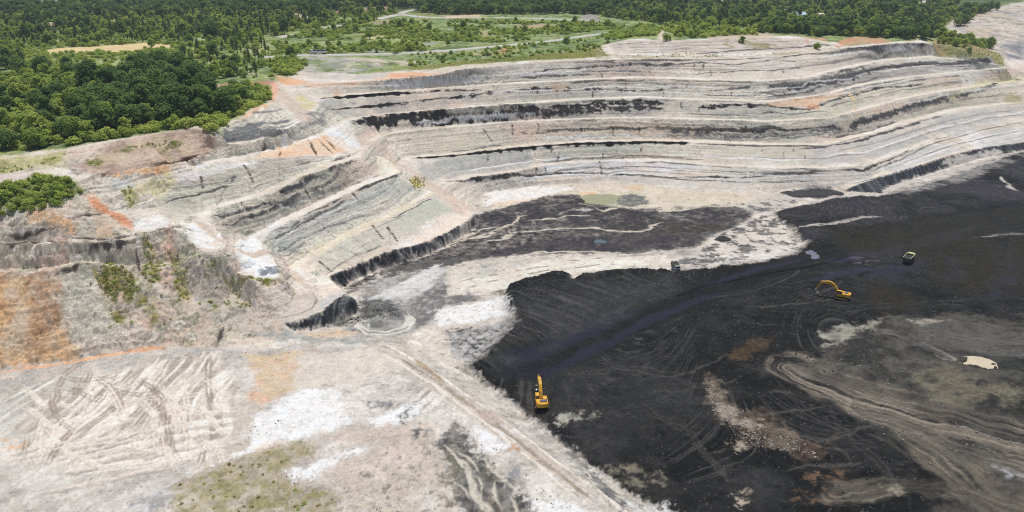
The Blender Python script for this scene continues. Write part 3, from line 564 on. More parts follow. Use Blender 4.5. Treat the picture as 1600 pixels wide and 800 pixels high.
# 5 the front wall on the left
FW = [(-200,338),(0,334),(84,325),(131,306),(174,334),(206,358),(268,358),(345,398),(400,445),(440,507),(455,528),(340,545),(200,550),(120,560),(0,582),(-200,600)]
area(FW, K(202,188,170), 1, 1, .2, 281, c2=K(178,168,148), f2=.1, var=.16, alpha=.75)
area(FW, K(214,172,146), 1, 1, .2, 282, alpha=.6, patch=(.13,.38,.2)); area(FW, K(126,124,102), 1, 1, .2, 283, alpha=.8, patch=(.22,.33,.12)); area([(-50,350),(110,345),(180,372),(170,405),(60,415),(-50,410)], K(120,112,104), 1, 2, .2, 284, alpha=.8, patch=(.3,.5,.15))
s_, m_ = poly(FW, 1.5, 1, .2, 304); REL[s_] += m_ * (.55 * fbm(GX[s_] * .28, GY[s_] * .28, 305, 5, 2.1, .62) - .5 * sstep(.6, .8, .5 + .5 * fbm(GX[s_] * .5, GY[s_] * .5, 306, 3)))
tone = .5 + .5 * fbm(GX[s_] * .5, GY[s_] * .5, 307, 5, 2.2, .68)
SOIL[s_] = mix(SOIL[s_], np.broadcast_to(K(112,105,96), SOIL[s_].shape), m_ * sstep(.62, .8, tone) * .5); SOIL[s_] = mix(SOIL[s_], np.broadcast_to(K(230,222,208), SOIL[s_].shape), m_ * sstep(.38, .2, tone) * .7)
area([(-200,424),(0,424),(65,424),(88,440),(100,500),(120,555),(60,570),(0,580),(-200,598)], K(198,156,104), 1.2, 1.8, .2, 285, c2=K(178,136,92), f2=.12, var=.2)
area([(-50,430),(30,430),(45,470),(30,520),(-50,560)], K(206,158,92), 1.5, 2.5, .2, 288, patch=(.12,.5,.25), alpha=.8); area([(30,460),(60,470),(85,540),(70,560),(48,540)], K(160,120,84), 1.5, 2.5, .2, 289, patch=(.12,.7,.25), alpha=.8)
area([(-50,428),(70,430),(100,500),(120,555),(0,578)], K(190,174,152), 1.5, 2, .2, 291, patch=(.16,.42,.16), alpha=.85); area([(-50,428),(70,430),(100,500),(120,555),(0,578)], K(138,106,80), 1.5, 2, .2, 292, patch=(.22,.28,.1), alpha=.8)
for P in ([(12,440),(30,500),(40,560)], [(55,440),(75,500),(85,560)]): stripe(P, 1.2, K(190,168,146), wob=1.4, seed=286, soft=1.4, alpha=.6, broken=.3)
area([(100,430),(150,425),(170,470),(190,520),(120,545),(100,500)], K(204,198,180), 2, 2, .15, 287, alpha=.8)
for P, c in (([(42,330),(82,326),(80,338),(112,345),(118,360),(100,358),(70,338),(45,342)], K(216,166,108)), ([(131,306),(140,304),(175,330),(207,346),(206,356),(190,348),(165,330),(150,325)], K(212,136,80)), ([(147,330),(160,332),(174,352),(172,368),(150,370)], K(214,160,112)), ([(262,350),(268,356),(274,400),(262,410)], K(206,160,130)),
             ([(155,425),(190,440),(200,470),(165,460)], K(206,166,134)), ([(105,344),(120,352),(122,362),(108,362)], K(210,160,104))):
    area(P, c, 1.0, 1.2, .3, 290, var=.2, alpha=.85)
stripe([(136,308),(150,318),(172,332),(192,344),(206,355)], 1.6, K(204,136,88), wob=.5, seed=286, soft=.8)
area([(109,338),(150,334),(170,340),(168,372),(125,372)], K(168,160,144), .8, 1, .2, 291, alpha=.7)
for P, h in (([(-10,381),(40,378),(100,376),(130,372),(170,374),(212,366)], .7), ([(108,340),(140,334),(165,332)], .4), ([(120,396),(170,386),(212,372)], .5), ([(212,366),(250,357),(268,352)], .4), ([(0,368),(50,365),(100,352)], .5), ([(210,370),(214,390),(218,430)], .5), ([(70,430),(110,420),(160,415)], .5), ([(340,510),(360,495),(390,480)], .6), ([(335,545),(345,520),(352,500)], .5)):
    stripe(P, h, K(78,70,66), wob=.6, seed=295, blob=.6, freq=.4, broken=.2, rel=-.25)
for P in ([(148,420),(170,412),(205,425),(215,450),(205,470),(170,465),(155,445)], [(222,365),(236,372),(240,400),(230,420),(224,395)], [(232,400),(258,412),(250,440),(235,450),(222,425)], [(262,385),(290,400),(300,460),(280,470),(270,430)], [(172,480),(195,490),(192,508),(176,500)], [(232,470),(250,475),(248,500),(235,505)], [(320,460),(340,470),(338,495),(325,480)], [(205,470),(240,465),(230,480)]):
    area(P, K(136,126,62), 1, 1.4, .35, 300, patch=(.5,.72,.2), c2=K(112,112,54), f2=.3, var=.25)
area([(268,362),(290,395),(345,398),(400,445),(440,507),(400,520),(330,500),(280,430)], K(184,174,160), 1.5, 2, .2, 302, alpha=.7, c2=K(166,160,148))
area([(290,400),(320,395),(380,440),(400,480),(340,470)], K(126,124,80), 1, 2, .3, 303, patch=(.6,.4,.1), alpha=.9)

# 6 coal faces at the foot of the walls
CF1 = [(745,333),(733,346),(690,367),(650,383),(600,394.5),(560,412.5),(512,433.5),(533,449),(562,432),(602,416),(652,403),(692,386),(733,361),(750,341)]
CF2 = [(441,506),(470,498.5),(502,487.5),(557,466.5),(563,488),(516,508),(485,516),(463,518)]
CF3 = [(1700,213),(1600,222.5),(1540,230.5),(1490,241.5),(1440,257),(1385,274),(1330,292),(1322,298),(1378,302),(1390,291),(1440,276),(1490,259),(1530,248),(1600,235),(1700,226)]
vst = .5 + .5 * fbm(AL * 1.3, GZ * .12, 311, 3, 2.2, .7)
for P in (CF1, CF2, CF3):
    s_, m_ = poly(P, .5, .5, .4, 312)
    c = mix(K(44, 45, 50)[None, None], K(98, 100, 100)[None, None], sstep(.45, .95, vst[s_]))
    SOIL[s_] = SOIL[s_] * (1 - m_[..., None]) + c * m_[..., None]; GLOSS[s_] = np.maximum(GLOSS[s_], m_ * .35)
    REL[s_] += m_ * (vst[s_] - .5) * .5
for P in ([(622,392),(632,406)], [(675,376),(690,388)], [(722,350),(730,362)], [(642,388),(645,403)]): stripe(P, .5, K(130,126,120), wob=.3, seed=313, taper=False)

# 7 the pit floor: pale clay, wet patches, coal
FLOOR = [(463,518),(485,516),(516,509),(562,489),(560,474),(545,464),(533,451),(562,433),(602,417),(652,404),(692,387),(733,362),(750,340),(735,318),(760,301),(830,291),(950,283),(1040,291),(1130,297.5),(1200,297),(1270,293),(1320,300),(1378,302),(1390,291),(1440,275),(1490,259),(1530,248),(1600,235),(1800,222),(1900,300),(1900,1000),(1100,1000),(1030,807),(960,757),(900,713),(850,674),(790,625),(720,580),(650,543),(600,534),(540,538),(470,532)]
area(FLOOR, K(204,194,180), .8, 1.2, .2, 321, c2=K(184,174,162), f2=.06, var=.12)
big = .5 + .5 * fbm(GX * .10, GY * .10, 597, 5, 2.2, .62); med = .5 + .5 * fbm(GX * .38, GY * .38, 598, 4, 2.2, .65)
def mottle(s, m):
    SOIL[s] = mix(SOIL[s], np.broadcast_to(K(150,142,132), SOIL[s].shape), m * sstep(.58, .78, big[s]) * .5); SOIL[s] = mix(SOIL[s], np.broadcast_to(K(236,228,216), SOIL[s].shape), m * sstep(.40, .22, big[s]) * .6)
    SOIL[s] = mix(SOIL[s], np.broadcast_to(K(122,114,104), SOIL[s].shape), m * sstep(.66, .86, med[s]) * .4); SOIL[s] = mix(SOIL[s], np.broadcast_to(K(240,232,222), SOIL[s].shape), m * sstep(.34, .16, med[s]) * .5)
mottle(*poly(FLOOR, 1, .5, .3, 592))
area([(740,318),(830,292),(950,285),(1100,298),(1200,300),(1200,318),(1100,325),(1000,325),(900,318),(800,325)], K(206,194,176), 2, 2, .1, 322)
area([(760,302),(830,292),(880,291),(900,295),(860,304),(800,318),(755,322)], K(240,234,226), 1.2, 2, .2, 323, patch=(.1,.75,.2)); area([(765,318),(830,308),(840,312),(790,322)], K(224,204,180), 1, 1.5, .2, 324)
POND1 = [(908,307),(925,303),(955,304),(972,308),(960,314),(958,320),(935,320),(915,317)]
area([(900,300),(960,289),(1030,292),(1090,300),(1150,304),(1180,312),(1100,322),(1060,329),(1020,327),(960,322),(910,318)], K(198,187,164), 1.5, 2, .15, 325, c2=K(212,200,180), f2=.1)
area([(902,303),(925,300),(935,303),(912,307)], K(216,176,128), 1, 1.5, .2, 326); area([(980,292),(1000,288),(1010,292),(990,298)], K(216,178,130), 1, 1.5, .2, 327)
area([(960,308),(985,303),(1010,306),(1014,318),(985,324),(962,320)], K(92,96,94), .8, 1.2, .3, 328)
C1 = [(536,452),(562,434),(602,418),(652,405),(692,388),(733,363),(750,338),(760,332),(800,322),(840,310),(872,303),(905,305),(915,318),(960,322),(1010,330),(1060,331),(1110,320),(1150,322),(1185,332),(1170,342),(1157,354),(1110,368),(1092,384),(1040,391),(960,397),(880,395),(800,400),(730,408),(690,416),(640,420),(590,434),(560,448)]
area(C1, K(44,42,43), 1, 2.4, .2, 331, c2=K(70,67,64), f2=.10, gloss=.15, var=.25)
area([(745,335),(800,323),(870,305),(900,308),(960,325),(1100,322),(1180,333),(1150,355),(1060,345),(900,352),(800,352),(750,358)], K(50,48,52), 1.5, 2, .15, 332, patch=(.16,.6,.2), gloss=.2)
area([(730,402),(860,372),(1000,366),(1090,364),(1100,372),(1080,386),(960,394),(800,398)], K(52,49,54), 1.5, 2, .15, 333, gloss=.2, var=.2, c2=K(66,63,62), f2=.15)
area([(880,352),(1040,344),(1120,350),(1154,356),(1100,364),(1000,366),(900,362)], K(58,55,52), 1.5, 2, .15, 334, patch=(.15,.7,.2))
for P, h in (([(690,386),(722,378),(745,372),(765,366),(790,356),(802,350),(812,338),(830,334)], 1.5), ([(700,366),(735,366),(760,356),(780,352)], .9), ([(760,379),(785,374),(798,366),(800,357)], .9), ([(795,364),(830,362),(862,360),(890,357),(930,356),(960,362)], 1.3), ([(920,356),(945,360),(980,363),(1003,360),(1020,352),(1035,347)], 1.6),
             ([(820,345),(850,344),(885,338),(930,336)], .6), ([(872,340),(880,332),(900,326)], .7), ([(825,350),(833,346),(838,356)], .6), ([(930,322),(945,330),(960,326),(975,324)], .8), ([(1000,322),(1040,330),(1100,324),(1160,320),(1200,328)], .8), ([(800,398),(850,394),(920,394),(980,394)], 1.0)):
    stripe(P, h * .62, K(190,180,164), wob=1.6, seed=335 + len(P), broken=.34, freq=.12, blob=.8, soft=.5)
area([(900,328),(912,324),(926,327),(915,330)], K(178,172,166), .6, .8, .3, 337)
area([(560,455),(600,434),(690,418),(702,444),(755,465),(690,480),(682,505),(640,520),(560,532),(520,520),(566,490)], K(150,148,142), 1.5, 2.5, .2, 341, c2=K(120,118,114), f2=.12, var=.2)
area([(620,455),(660,425),(690,417),(680,440),(640,470),(590,475),(580,465)], K(200,198,194), 1.5, 3, .2, 342, patch=(.2,.6,.25)); area([(645,470),(690,440),(700,448),(750,464),(740,468),(692,480),(680,500),(650,512)], K(104,102,100), 1, 2, .3, 343, patch=(.5,.7,.2))
area([(563,472),(595,466),(615,476),(624,494),(600,492),(560,500),(515,514),(500,512),(563,489)], K(72,72,70), 1, 1.5, .3, 344, var=.2); area([(640,412),(690,405),(740,402),(690,420),(650,424),(600,436),(560,452),(545,458)], K(84,82,80), 1, 2, .3, 345, patch=(.3,.8,.2))
s_ = None
for P in ([(590,462),(640,440),(690,412)], [(600,468),(650,446),(692,424)], [(575,470),(630,452)], [(640,462),(680,440)]): stripe(P, 2.0, K(208,204,198), wob=.6, seed=346, broken=.3, freq=.2, soft=1.2)
for P in ([(632,490),(640,500),(630,512),(600,519),(575,517),(562,508),(570,500)], [(636,486),(646,500),(636,516),(604,524),(572,522),(556,510),(562,500)], [(590,500),(577,505),(575,514)]): stripe(P, .7, K(206,202,190), wob=.3, seed=347, rel=.15)
area([(575,505),(595,498),(606,506),(590,513),(578,512)], K(104,104,100), .6, .8, .4, 348)
area([(470,520),(530,516),(560,520),(545,530),(490,528)], K(206,180,150), .8, 1.5, .3, 349, patch=(.3,.6,.2)); area([(400,520),(460,518),(560,530),(620,533),(640,540),(560,540),(480,536),(420,530)], K(150,152,146), 1, 1.5, .3, 350, patch=(.4,.7,.2))
area([(684,484),(730,476),(800,460),(815,474),(800,490),(745,503),(690,508),(680,500)], K(240,238,232), .8, 1.8, .25, 351); area([(700,440),(740,420),(880,404),(1040,398),(1052,410),(930,422),(830,436),(790,455),(700,462)], K(218,206,190), 1, 2, .15, 352, c2=K(226,222,208), f2=.08)
area([(705,430),(760,412),(830,400),(830,412),(740,436)], K(176,174,164), 1, 2, .2, 353, patch=(.25,.6,.2)); area([(900,412),(980,406),(1040,400),(1045,408),(980,418),(900,424)], K(234,228,214), 1, 2, .2, 354, patch=(.2,.6,.2))
for P in ([(720,452),(780,436),(850,424),(950,412)], [(715,440),(800,424),(900,410)], [(880,408),(960,402),(1040,396)], [(730,470),(790,452),(860,430)]): stripe(P, .6, K(150,138,122), wob=.8, seed=355, broken=.4, freq=.2)
area([(700,520),(740,512),(790,500),(806,494),(800,510),(790,530),(765,550),(740,575),(715,560)], K(176,174,170), 1, 2, .3, 356, patch=None, c2=K(140,138,136), f2=.5); area([(700,515),(760,510),(795,510),(770,545),(745,572),(705,540)], K(72,71,70), .6, 1.5, .5, 357, patch=(.8,.42,.12))
W2 = [(1092,396),(1122,366),(1170,346),(1200,334),(1222,338),(1240,352),(1252,372),(1245,392),(1205,407),(1150,414),(1100,416),(1050,413)]
area(W2, K(206,196,184), 1, 1.5, .25, 361); area([(1150,320),(1215,300),(1260,305),(1240,318),(1210,330),(1180,335)], K(186,178,166), 1.5, 2, .2, 362, patch=(.2,.7,.2))
area(W2, K(78,77,75), .6, 1.5, .5, 363, patch=(.3,.45,.08)); area([(1120,398),(1200,395),(1240,380),(1250,390),(1200,404),(1120,412)], K(224,218,208), .8, 1.5, .4, 364, patch=(.4,.6,.15)); area([(1130,318),(1200,312),(1260,312),(1200,332),(1150,330)], K(96,94,94), 1, 2, .3, 365, patch=(.25,.5,.12))
area([(1060,380),(1092,392),(1080,402),(1040,402)], K(160,152,142), 1, 2, .3, 366, patch=(.4,.5,.2)); area([(1050,408),(1100,404),(1170,400),(1175,406),(1100,412)], K(96,94,92), .8, 1.5, .4, 367, patch=(.4,.6,.15))

# 8 the coal itself
C2 = [(735,577),(752,566),(772,546),(796,522),(810,502),(800,482),(790,458),(830,440),(880,430),(892,438),(960,430),(1050,428),(1120,419),(1200,410),(1246,398),(1262,382),(1242,358),(1215,340),(1212,334),(1260,322),(1320,310),(1380,309),(1425,298),(1500,275),(1560,250),(1600,238),(1800,226),(1900,300),(1900,1000),(1110,1000),(1030,809),(960,759),(900,715),(850,676),(790,627)]
s_, m_ = poly(C2, 1.0, 1.6, .3, 371); COALM = np.zeros((NR, NT), np.float32); COALM[s_] = m_
s2, m2 = poly(C2, 2.2, 2.0, .2, 372); REL[s2] += m2 * (1.6 + .5 * fbm(GX[s2] * .05, GY[s2] * .05, 373, 3))
lay(s_, m_, K(37,36,34), var=.32, freq=.5, seed=374, c2=K(27,26,26), f2=.05, gloss=.06)
area([(1216,338),(1262,322),(1320,311),(1400,308),(1500,276),(1600,240),(1800,228),(1800,330),(1600,330),(1500,345),(1400,352),(1300,368),(1262,382),(1242,358)], K(58,55,58), 2, 3, .08, 375, patch=(.05,.65,.25), gloss=.2, var=.2)
area([(1385,300),(1440,280),(1520,255),(1600,238),(1700,230),(1700,240),(1600,250),(1530,280),(1450,300),(1420,310)], K(142,138,132), 1.5, 2.5, .15, 376, patch=(.12,.6,.2))
for P, h in (([(1385,296),(1420,285),(1480,268),(1540,256),(1600,236)], 2.4), ([(1320,302),(1380,306),(1440,298)], 1.6), ([(1214,334),(1260,323),(1310,311),(1350,303)], 1.2), ([(1245,360),(1300,352),(1340,346),(1376,343)], 1.3), ([(1560,280),(1578,298),(1590,302)], 1.0), ([(1520,376),(1560,372),(1640,368)], .7), ([(1470,256),(1530,244),(1570,238)], 2.0)):
    stripe(P, h, K(186,178,168), wob=1.2, seed=377, broken=.28, freq=.12, blob=.8, soft=.8)
area([(1225,300),(1262,290),(1300,294),(1316,304),(1280,311),(1240,308)], K(84,80,82), .8, 1, .3, 378, gloss=.3)
area([(1118,372),(1128,366),(1142,372),(1132,378),(1120,377)], K(60,58,58), .5, .6, .4, 379)
# spilled coal dust and lumps along the edge of the seam, and a low windrow pushed up on it
s3, m3 = poly(C2, 7, 2.5, .15, 368); mz = np.zeros((NR, NT), np.float32); mz[s3] = m3; band = np.clip(mz * 2.2, 0, 1) * (1 - COALM)
SOIL[:] = mix(SOIL, np.broadcast_to(K(104,101,97), SOIL.shape), band * .55 * sstep(.35, .7, .5 + .5 * fbm(GX * .16, GY * .16, 369, 4, 2.2, .65)))
SOIL[:] = mix(SOIL, np.broadcast_to(K(48,47,46), SOIL.shape), band * sstep(.58, .72, .5 + .5 * fbm(GX * .9, GY * .9, 370, 4, 2.2, .7)) * .8)
for P in ([(792,462),(806,452),(830,443),(858,436),(884,433),(888,440)], [(895,442),(930,437),(965,433),(1000,432),(1045,431)]): stripe(P, 2.0, K(40,39,38), wob=.8, seed=366, rel=1.5, soft=1.2, var=.3)
# rows of dozer rips over the coal
ax_, ay_, _ = spot(870, 450); bx_, by_, _ = spot(960, 480); dr = math.atan2(by_ - ay_, bx_ - ax_)
u = GX * math.cos(dr) + GY * math.sin(dr); v = -GX * math.sin(dr) + GY * math.cos(dr)
s_, m_ = poly([(795,520),(812,500),(805,470),(830,445),(890,442),(1040,432),(1100,440),(1000,490),(930,530),(850,565),(780,590),(745,580)], 4, 3, .1, 381)
rip = vnoise(v[s_] / 1.25 + .5 * vnoise(u[s_] / 9, v[s_] / 9), u[s_] / 26, 382)
REL[s_] += m_ * (rip - .5) * 1.0
SOIL[s_] = mix(SOIL[s_], np.broadcast_to(K(96,94,92), SOIL[s_].shape), m_ * sstep(.55, .9, rip) * .8 * (.3 + vnoise(u[s_] / 5, v[s_] / 3, 4)))
SOIL[s_] = mix(SOIL[s_], np.broadcast_to(K(52,51,50), SOIL[s_].shape), m_ * .4)
# churned coal elsewhere
lump = fbm(GX * .16, GY * .16, 383, 5, 2.1, .58); lump2 = fbm(GX * .9, GY * .9, 384, 3, 2.2, .6)
REL += COALM * (.75 * lump + .10 * lump2) * np.clip(1.3 - R / 500, .3, 1)[:, None]
SOIL[:] = mix(SOIL, np.broadcast_to(K(64,62,58), SOIL.shape), COALM * sstep(.35, .95, .5 + .5 * fbm(GX * .11 + 9, GY * .11, 385, 5, 2.2, .65) + .15 * lump2) * .45)
SOIL[:] = mix(SOIL, np.broadcast_to(K(150,142,132), SOIL.shape), COALM * sstep(.86, .96, .5 + .5 * fbm(GX * 1.5, GY * 1.5, 386, 3, 2.2, .7)) * .25)
# graded and dragged texture: long scrapes whose direction turns slowly
ang = 1.1 * fbm(GX * .010, GY * .010, 387, 2) + .35
uu = GX * np.cos(ang) + GY * np.sin(ang); vv = -GX * np.sin(ang) + GY * np.cos(ang)
drag = vnoise(vv * .9 + .8 * vnoise(uu * .05, vv * .05, 5), uu * .035, 388) * .6 + vnoise(vv * 2.3, uu * .08, 389) * .4
dm = COALM * sstep(.35, .6, .5 + .5 * fbm(GX * .03, GY * .03, 390, 3))
SOIL[:] = mix(SOIL, np.broadcast_to(K(72,70,67), SOIL.shape), dm * sstep(.58, .80, drag) * .8); SOIL[:] = mix(SOIL, np.broadcast_to(K(19,19,18), SOIL.shape), dm * sstep(.42, .2, drag) * .6)
REL += dm * (drag - .5) * .45
# haul road and wheel tracks over the coal
HAUL = [(820,572),(850,566),(900,543),(960,512),(1030,482),(1100,457),(1180,433),(1250,415),(1320,398),(1400,376),(1500,352),(1600,335),(1760,320)]
q_, D, S = path(HAUL, 26, 1.5, 391); w = 9 + 4 * sstep(100, 260, S)
m_ = (1 - sstep(w - 3, w + 3, np.abs(D)))
rut = vnoise(D * .75 + .6 * vnoise(S * .03, S * 0, 3), S * .022, 392); wet = sstep(.5, .75, vnoise(D * .22, S * .02, 393))
def tint(s, c, m): SOIL[s] = mix(SOIL[s], np.broadcast_to(c, SOIL[s].shape), m)
tint(q_, K(27,27,26), m_ * .75); tint(q_, K(50,49,46), m_ * sstep(.55, .9, rut) * .5); tint(q_, K(40,37,54), m_ * wet * .8)  # violet tint paints the sheen of the wet coal into the colour
GLOSS[q_] = np.maximum(GLOSS[q_], m_ * .45 * wet)
REL[q_] = REL[q_] * (1 - m_ * .75) + m_ * (rut - .5) * .22
stripe([(1030,474),(1100,448),(1200,428),(1260,419),(1300,410),(1330,400)], .8, K(16,16,16), wob=.4, seed=394, rel=-.5)
for k in range(34):   # single tracks curving over the coal
    px = rng.uniform(900, 1580); py = rng.uniform(440, 780); a0 = rng.normal(-.15, .35); L = rng.uniform(40, 160); c = rng.normal(0, .5)
    if px < 640 + (py - 400) * 1.15: continue
    P = [(px + L * t * math.cos(a0 + c * t), py + L * t * math.sin(a0 + c * t) * .5) for t in np.linspace(0, 1, 6)]
    stripe(P, rng.uniform(.3, .8), K(80,77,72) if k % 3 else K(24,24,24), wob=.6, seed=400 + k, broken=.3, freq=.15, alpha=.6, rel=-.12)
for P in ([(1290,412),(1350,400),(1420,385),(1500,372)], [(1350,440),(1420,424),(1440,410)], [(1270,445),(1330,428),(1400,420)], [(1480,450),(1500,430),(1490,410),(1460,400)], [(1540,470),(1575,440),(1570,400),(1540,385)]):
    stripe(P, 3.0, K(47,44,60), wob=2, seed=440, broken=.3, freq=.08, soft=2, gloss=.45)  # purple-blue sheen on wet coal, put into the colour besides the gloss
area([(1390,405),(1430,410),(1428,440),(1395,448),(1370,430)], K(40,48,50), 2, 3, .15, 441, patch=(.2,.5,.2), gloss=.4); area([(1335,405),(1365,402),(1370,412),(1340,416)], K(92,86,98), 1, 2, .2, 442, patch=(.3,.6,.2), gloss=.4)
area([(1290,372),(1420,345),(1600,332),(1750,330),(1750,490),(1500,492),(1380,500),(1340,450),(1400,420)], K(47,44,37), 4, 6, .06, 446, patch=(.03,.7,.25), var=.25); area([(800,480),(880,440),(1040,436),(1080,450),(960,500),(860,555),(790,575),(760,570)], K(66,65,64), 3, 4, .08, 447, patch=(.06,.55,.25), var=.25, alpha=.7); area([(850,600),(1000,560),(1100,600),(1250,760),(1200,800),(1050,800),(920,700)], K(58,57,55), 3, 5, .06, 448, patch=(.05,.5,.2), var=.25, alpha=.8); area([(950,620),(1100,700),(1060,800),(980,760)], K(30,30,29), 3, 5, .06, 449, patch=(.06,.45,.2), alpha=.8)
for P in ([(880,600),(960,580),(1050,590),(1120,620)], [(1000,640),(1080,690),(1140,760),(1180,820)], [(1290,640),(1330,700),(1400,760),(1420,810)], [(1200,600),(1260,650),(1330,690),(1400,730)], [(1240,480),(1330,490),(1420,480),(1520,478)]):
    for o_ in (-4, 4): stripe([(a, b + o_) for a, b in P], .45, K(76,73,69), wob=.9, seed=450, broken=.42, freq=.06, rel=-.12, alpha=.45)
# rusty and pale rubble on the coal
area([(1130,562),(1170,540),(1205,532),(1198,550),(1165,568),(1140,572)], K(84,68,48), 1.5, 2.5, .2, 451, alpha=.8, var=.25)
area([(1108,590),(1120,600),(1128,625),(1150,645),(1190,655),(1250,685),(1285,715),(1270,730),(1210,710),(1160,690),(1120,660),(1110,630)], K(100,90,78), 1.2, 3, .3, 452, var=.35, c2=K(76,62,52), f2=.12)
area([(1112,610),(1128,630),(1160,655),(1190,668),(1170,690),(1130,670),(1112,650)], K(150,140,126), .7, 2, .4, 453, patch=(.6,.5,.12)); area([(1140,700),(1160,694),(1172,708),(1150,716)], K(168,156,138), .6, 1.5, .5, 454, patch=(.6,.6,.15))
area([(1145,780),(1165,772),(1170,790),(1150,798)], K(168,156,138), .6, 1.5, .5, 455, patch=(.6,.6,.15)); area([(935,738),(985,735),(1030,750),(1030,762),(960,762)], K(122,116,100), 1, 2, .3, 456, patch=(.4,.6,.2)); area([(870,655),(910,650),(905,660),(875,668)], K(168,164,150), .8, 1.2, .4, 457, patch=(.6,.7,.2)); area([(915,655),(945,650),(945,660),(920,660)], K(140,136,124), .6, 1, .5, 458, patch=(.7,.5,.2))
area([(1230,790),(1260,745),(1300,735),(1330,760),(1300,800)], K(92,74,58), 1, 2, .4, 459, patch=(.5,.4,.15), var=.3)
# grey spoil at the lower right
G2 = [(1238,582),(1262,560),(1285,530),(1300,516),(1340,510),(1400,505),(1500,498),(1600,500),(1800,505),(1900,900),(1500,1000),(1470,780),(1430,720),(1400,690),(1340,660),(1290,632),(1255,604)]
area(G2, K(84,80,72), 2, 5, .12, 461, c2=K(58,57,53), f2=.06, var=.25, patch=(.05,.75,.25)); s_, m_ = poly(G2, 4, 3, .1, 462); G2M = np.zeros((NR, NT), np.float32); G2M[s_] = m_
REL += G2M * (.5 * lump + .12 * lump2) * .7
area([(1285,525),(1320,512),(1390,506),(1350,520),(1310,545),(1290,545)], K(150,146,132), 1, 2, .3, 463, patch=(.3,.6,.2)); area([(1400,515),(1500,510),(1600,515),(1600,560),(1500,550),(1430,540)], K(88,86,80), 1.5, 3, .2, 464, patch=(.15,.6,.3)); area([(1420,590),(1480,580),(1560,600),(1600,620),(1600,640),(1500,640),(1440,625)], K(108,103,86), 1.5, 3, .15, 465, patch=(.15,.55,.2), var=.25); area([(1420,510),(1480,506),(1470,512),(1430,518)], K(150,142,130), .8, 1.5, .4, 466, patch=(.5,.5,.2))
area([(1540,728),(1570,735),(1610,745),(1610,756),(1575,750)], K(170,172,170), .8, 1.5, .4, 467, patch=(.4,.7,.2)); area([(1375,765),(1400,762),(1410,775),(1385,778)], K(150,142,124), .7, 1.2, .4, 468)
def tracks(P, half, c, c2, seed, f=.7, a=.8):
    s, D, S = path(P, half + 4, 1.2, seed); m = (1 - sstep(half * .55, half + 2.5, np.abs(D) + 2.5 * fbm(GX[s] * .15, GY[s] * .15, seed, 4))) * (np.abs(D) < 900)
    q = vnoise(D * f + .7 * vnoise(S * .05, S * 0, seed), S * .03, seed + 1); q2 = vnoise(D * f * 2.4, S * .03, seed + 2); q3 = vnoise(D * f * 4.1 + 3, S * .05, seed + 3); br = .35 + .65 * sstep(.3, .6, .5 + .5 * fbm(S * .05, D * .3, seed + 5, 3))
    tint(s, c, m * a * sstep(.35, .65, q) * br); tint(s, c2, m * a * sstep(.62, .85, q2) * br); tint(s, c * .45, m * a * sstep(.60, .85, q3) * .7)
    REL[s] = REL[s] * (1 - .6 * m) + m * ((q - .5) * .35 + (q2 - .5) * .25)
tracks([(1235,578),(1260,592),(1310,612),(1370,632),(1430,650),(1500,668),(1600,692),(1760,730)], 8.5, K(120,111,99), K(146,134,119), 471, a=.75)
tracks([(1420,690),(1460,712),(1490,738),(1520,768),(1560,790),(1620,815)], 4, K(108,101,88), K(134,123,108), 473); tracks([(1300,775),(1380,765),(1450,762),(1530,778),(1600,800)], 2.5, K(94,89,78), K(120,111,98), 475)
tracks([(1360,640),(1430,660),(1500,700),(1600,730)], 7, K(98,92,82), K(128,118,104), 477, a=.6); tracks([(1480,540),(1540,548),(1600,545),(1700,540)], 8, K(88,86,82), K(112,109,104), 479, a=.6); tracks([(1380,520),(1420,535),(1460,552),(1480,562)], 1.2, K(142,134,124), K(160,150,140), 481)
PONDR = [(1501,570),(1510,564.5),(1520,564),(1531,565.5),(1542,569),(1549,573),(1551,579),(1545,582),(1536,579.5),(1526,576.5),(1512,573.5)]

# 9 the near bench on the left: pale fill with dozer tracks
NB = [(-300,600),(0,582),(60,571),(120,560),(200,550),(270,541),(340,545),(420,544),(470,532),(540,538),(600,534),(650,545),(720,582),(790,627),(850,676),(900,715),(960,759),(1030,809),(1110,1000),(-300,1000)]
area(NB, K(208,202,193), 1, 1.2, .3, 501, c2=K(188,181,172), f2=.08, var=.12)
mottle(*poly(NB, 1, .5, .3, 593))
area([(-50,590),(120,562),(300,545),(420,546),(590,541),(600,548),(470,556),(300,562),(130,590),(-50,625)], K(160,156,148), 1, 2, .25, 502, alpha=.85, c2=K(184,172,158), f2=.2); stripe([(-20,586),(60,573),(130,562),(190,552),(270,544)], .9, K(216,164,116), wob=.8, seed=503, broken=.25)
area([(385,555),(460,550),(470,570),(455,612),(405,640),(390,620),(400,590)], K(196,174,144), 1, 2, .2, 504, c2=K(206,170,146), f2=.15); area([(455,600),(470,560),(560,545),(620,542),(650,565),(600,585),(540,600),(480,606)], K(212,200,186), 1, 2, .2, 505); area([(5,672),(30,662),(60,660),(58,685),(30,702),(10,700)], K(212,168,118), 1, 1.5, .3, 506, patch=(.4,.75,.2))
area([(0,620),(60,600),(130,595),(140,640),(60,690),(-20,690)], K(196,194,184), 1.5, 2.5, .2, 507, patch=(.12,.6,.2))
area([(360,600),(400,640),(395,700),(330,740),(300,730),(380,690)], K(178,166,148), 1.5, 2, .2, 508, alpha=.7)
TR = [(60,700),(40,650),(120,600),(220,570),(330,552),(365,600),(365,680),(300,720),(150,740)]
s_, m_ = poly(TR, 3, 3, .15, 511); lay(s_, m_ * .6, K(212,198,182), seed=512)
TRM = np.zeros((NR, NT), np.float32); TRM[s_] = m_
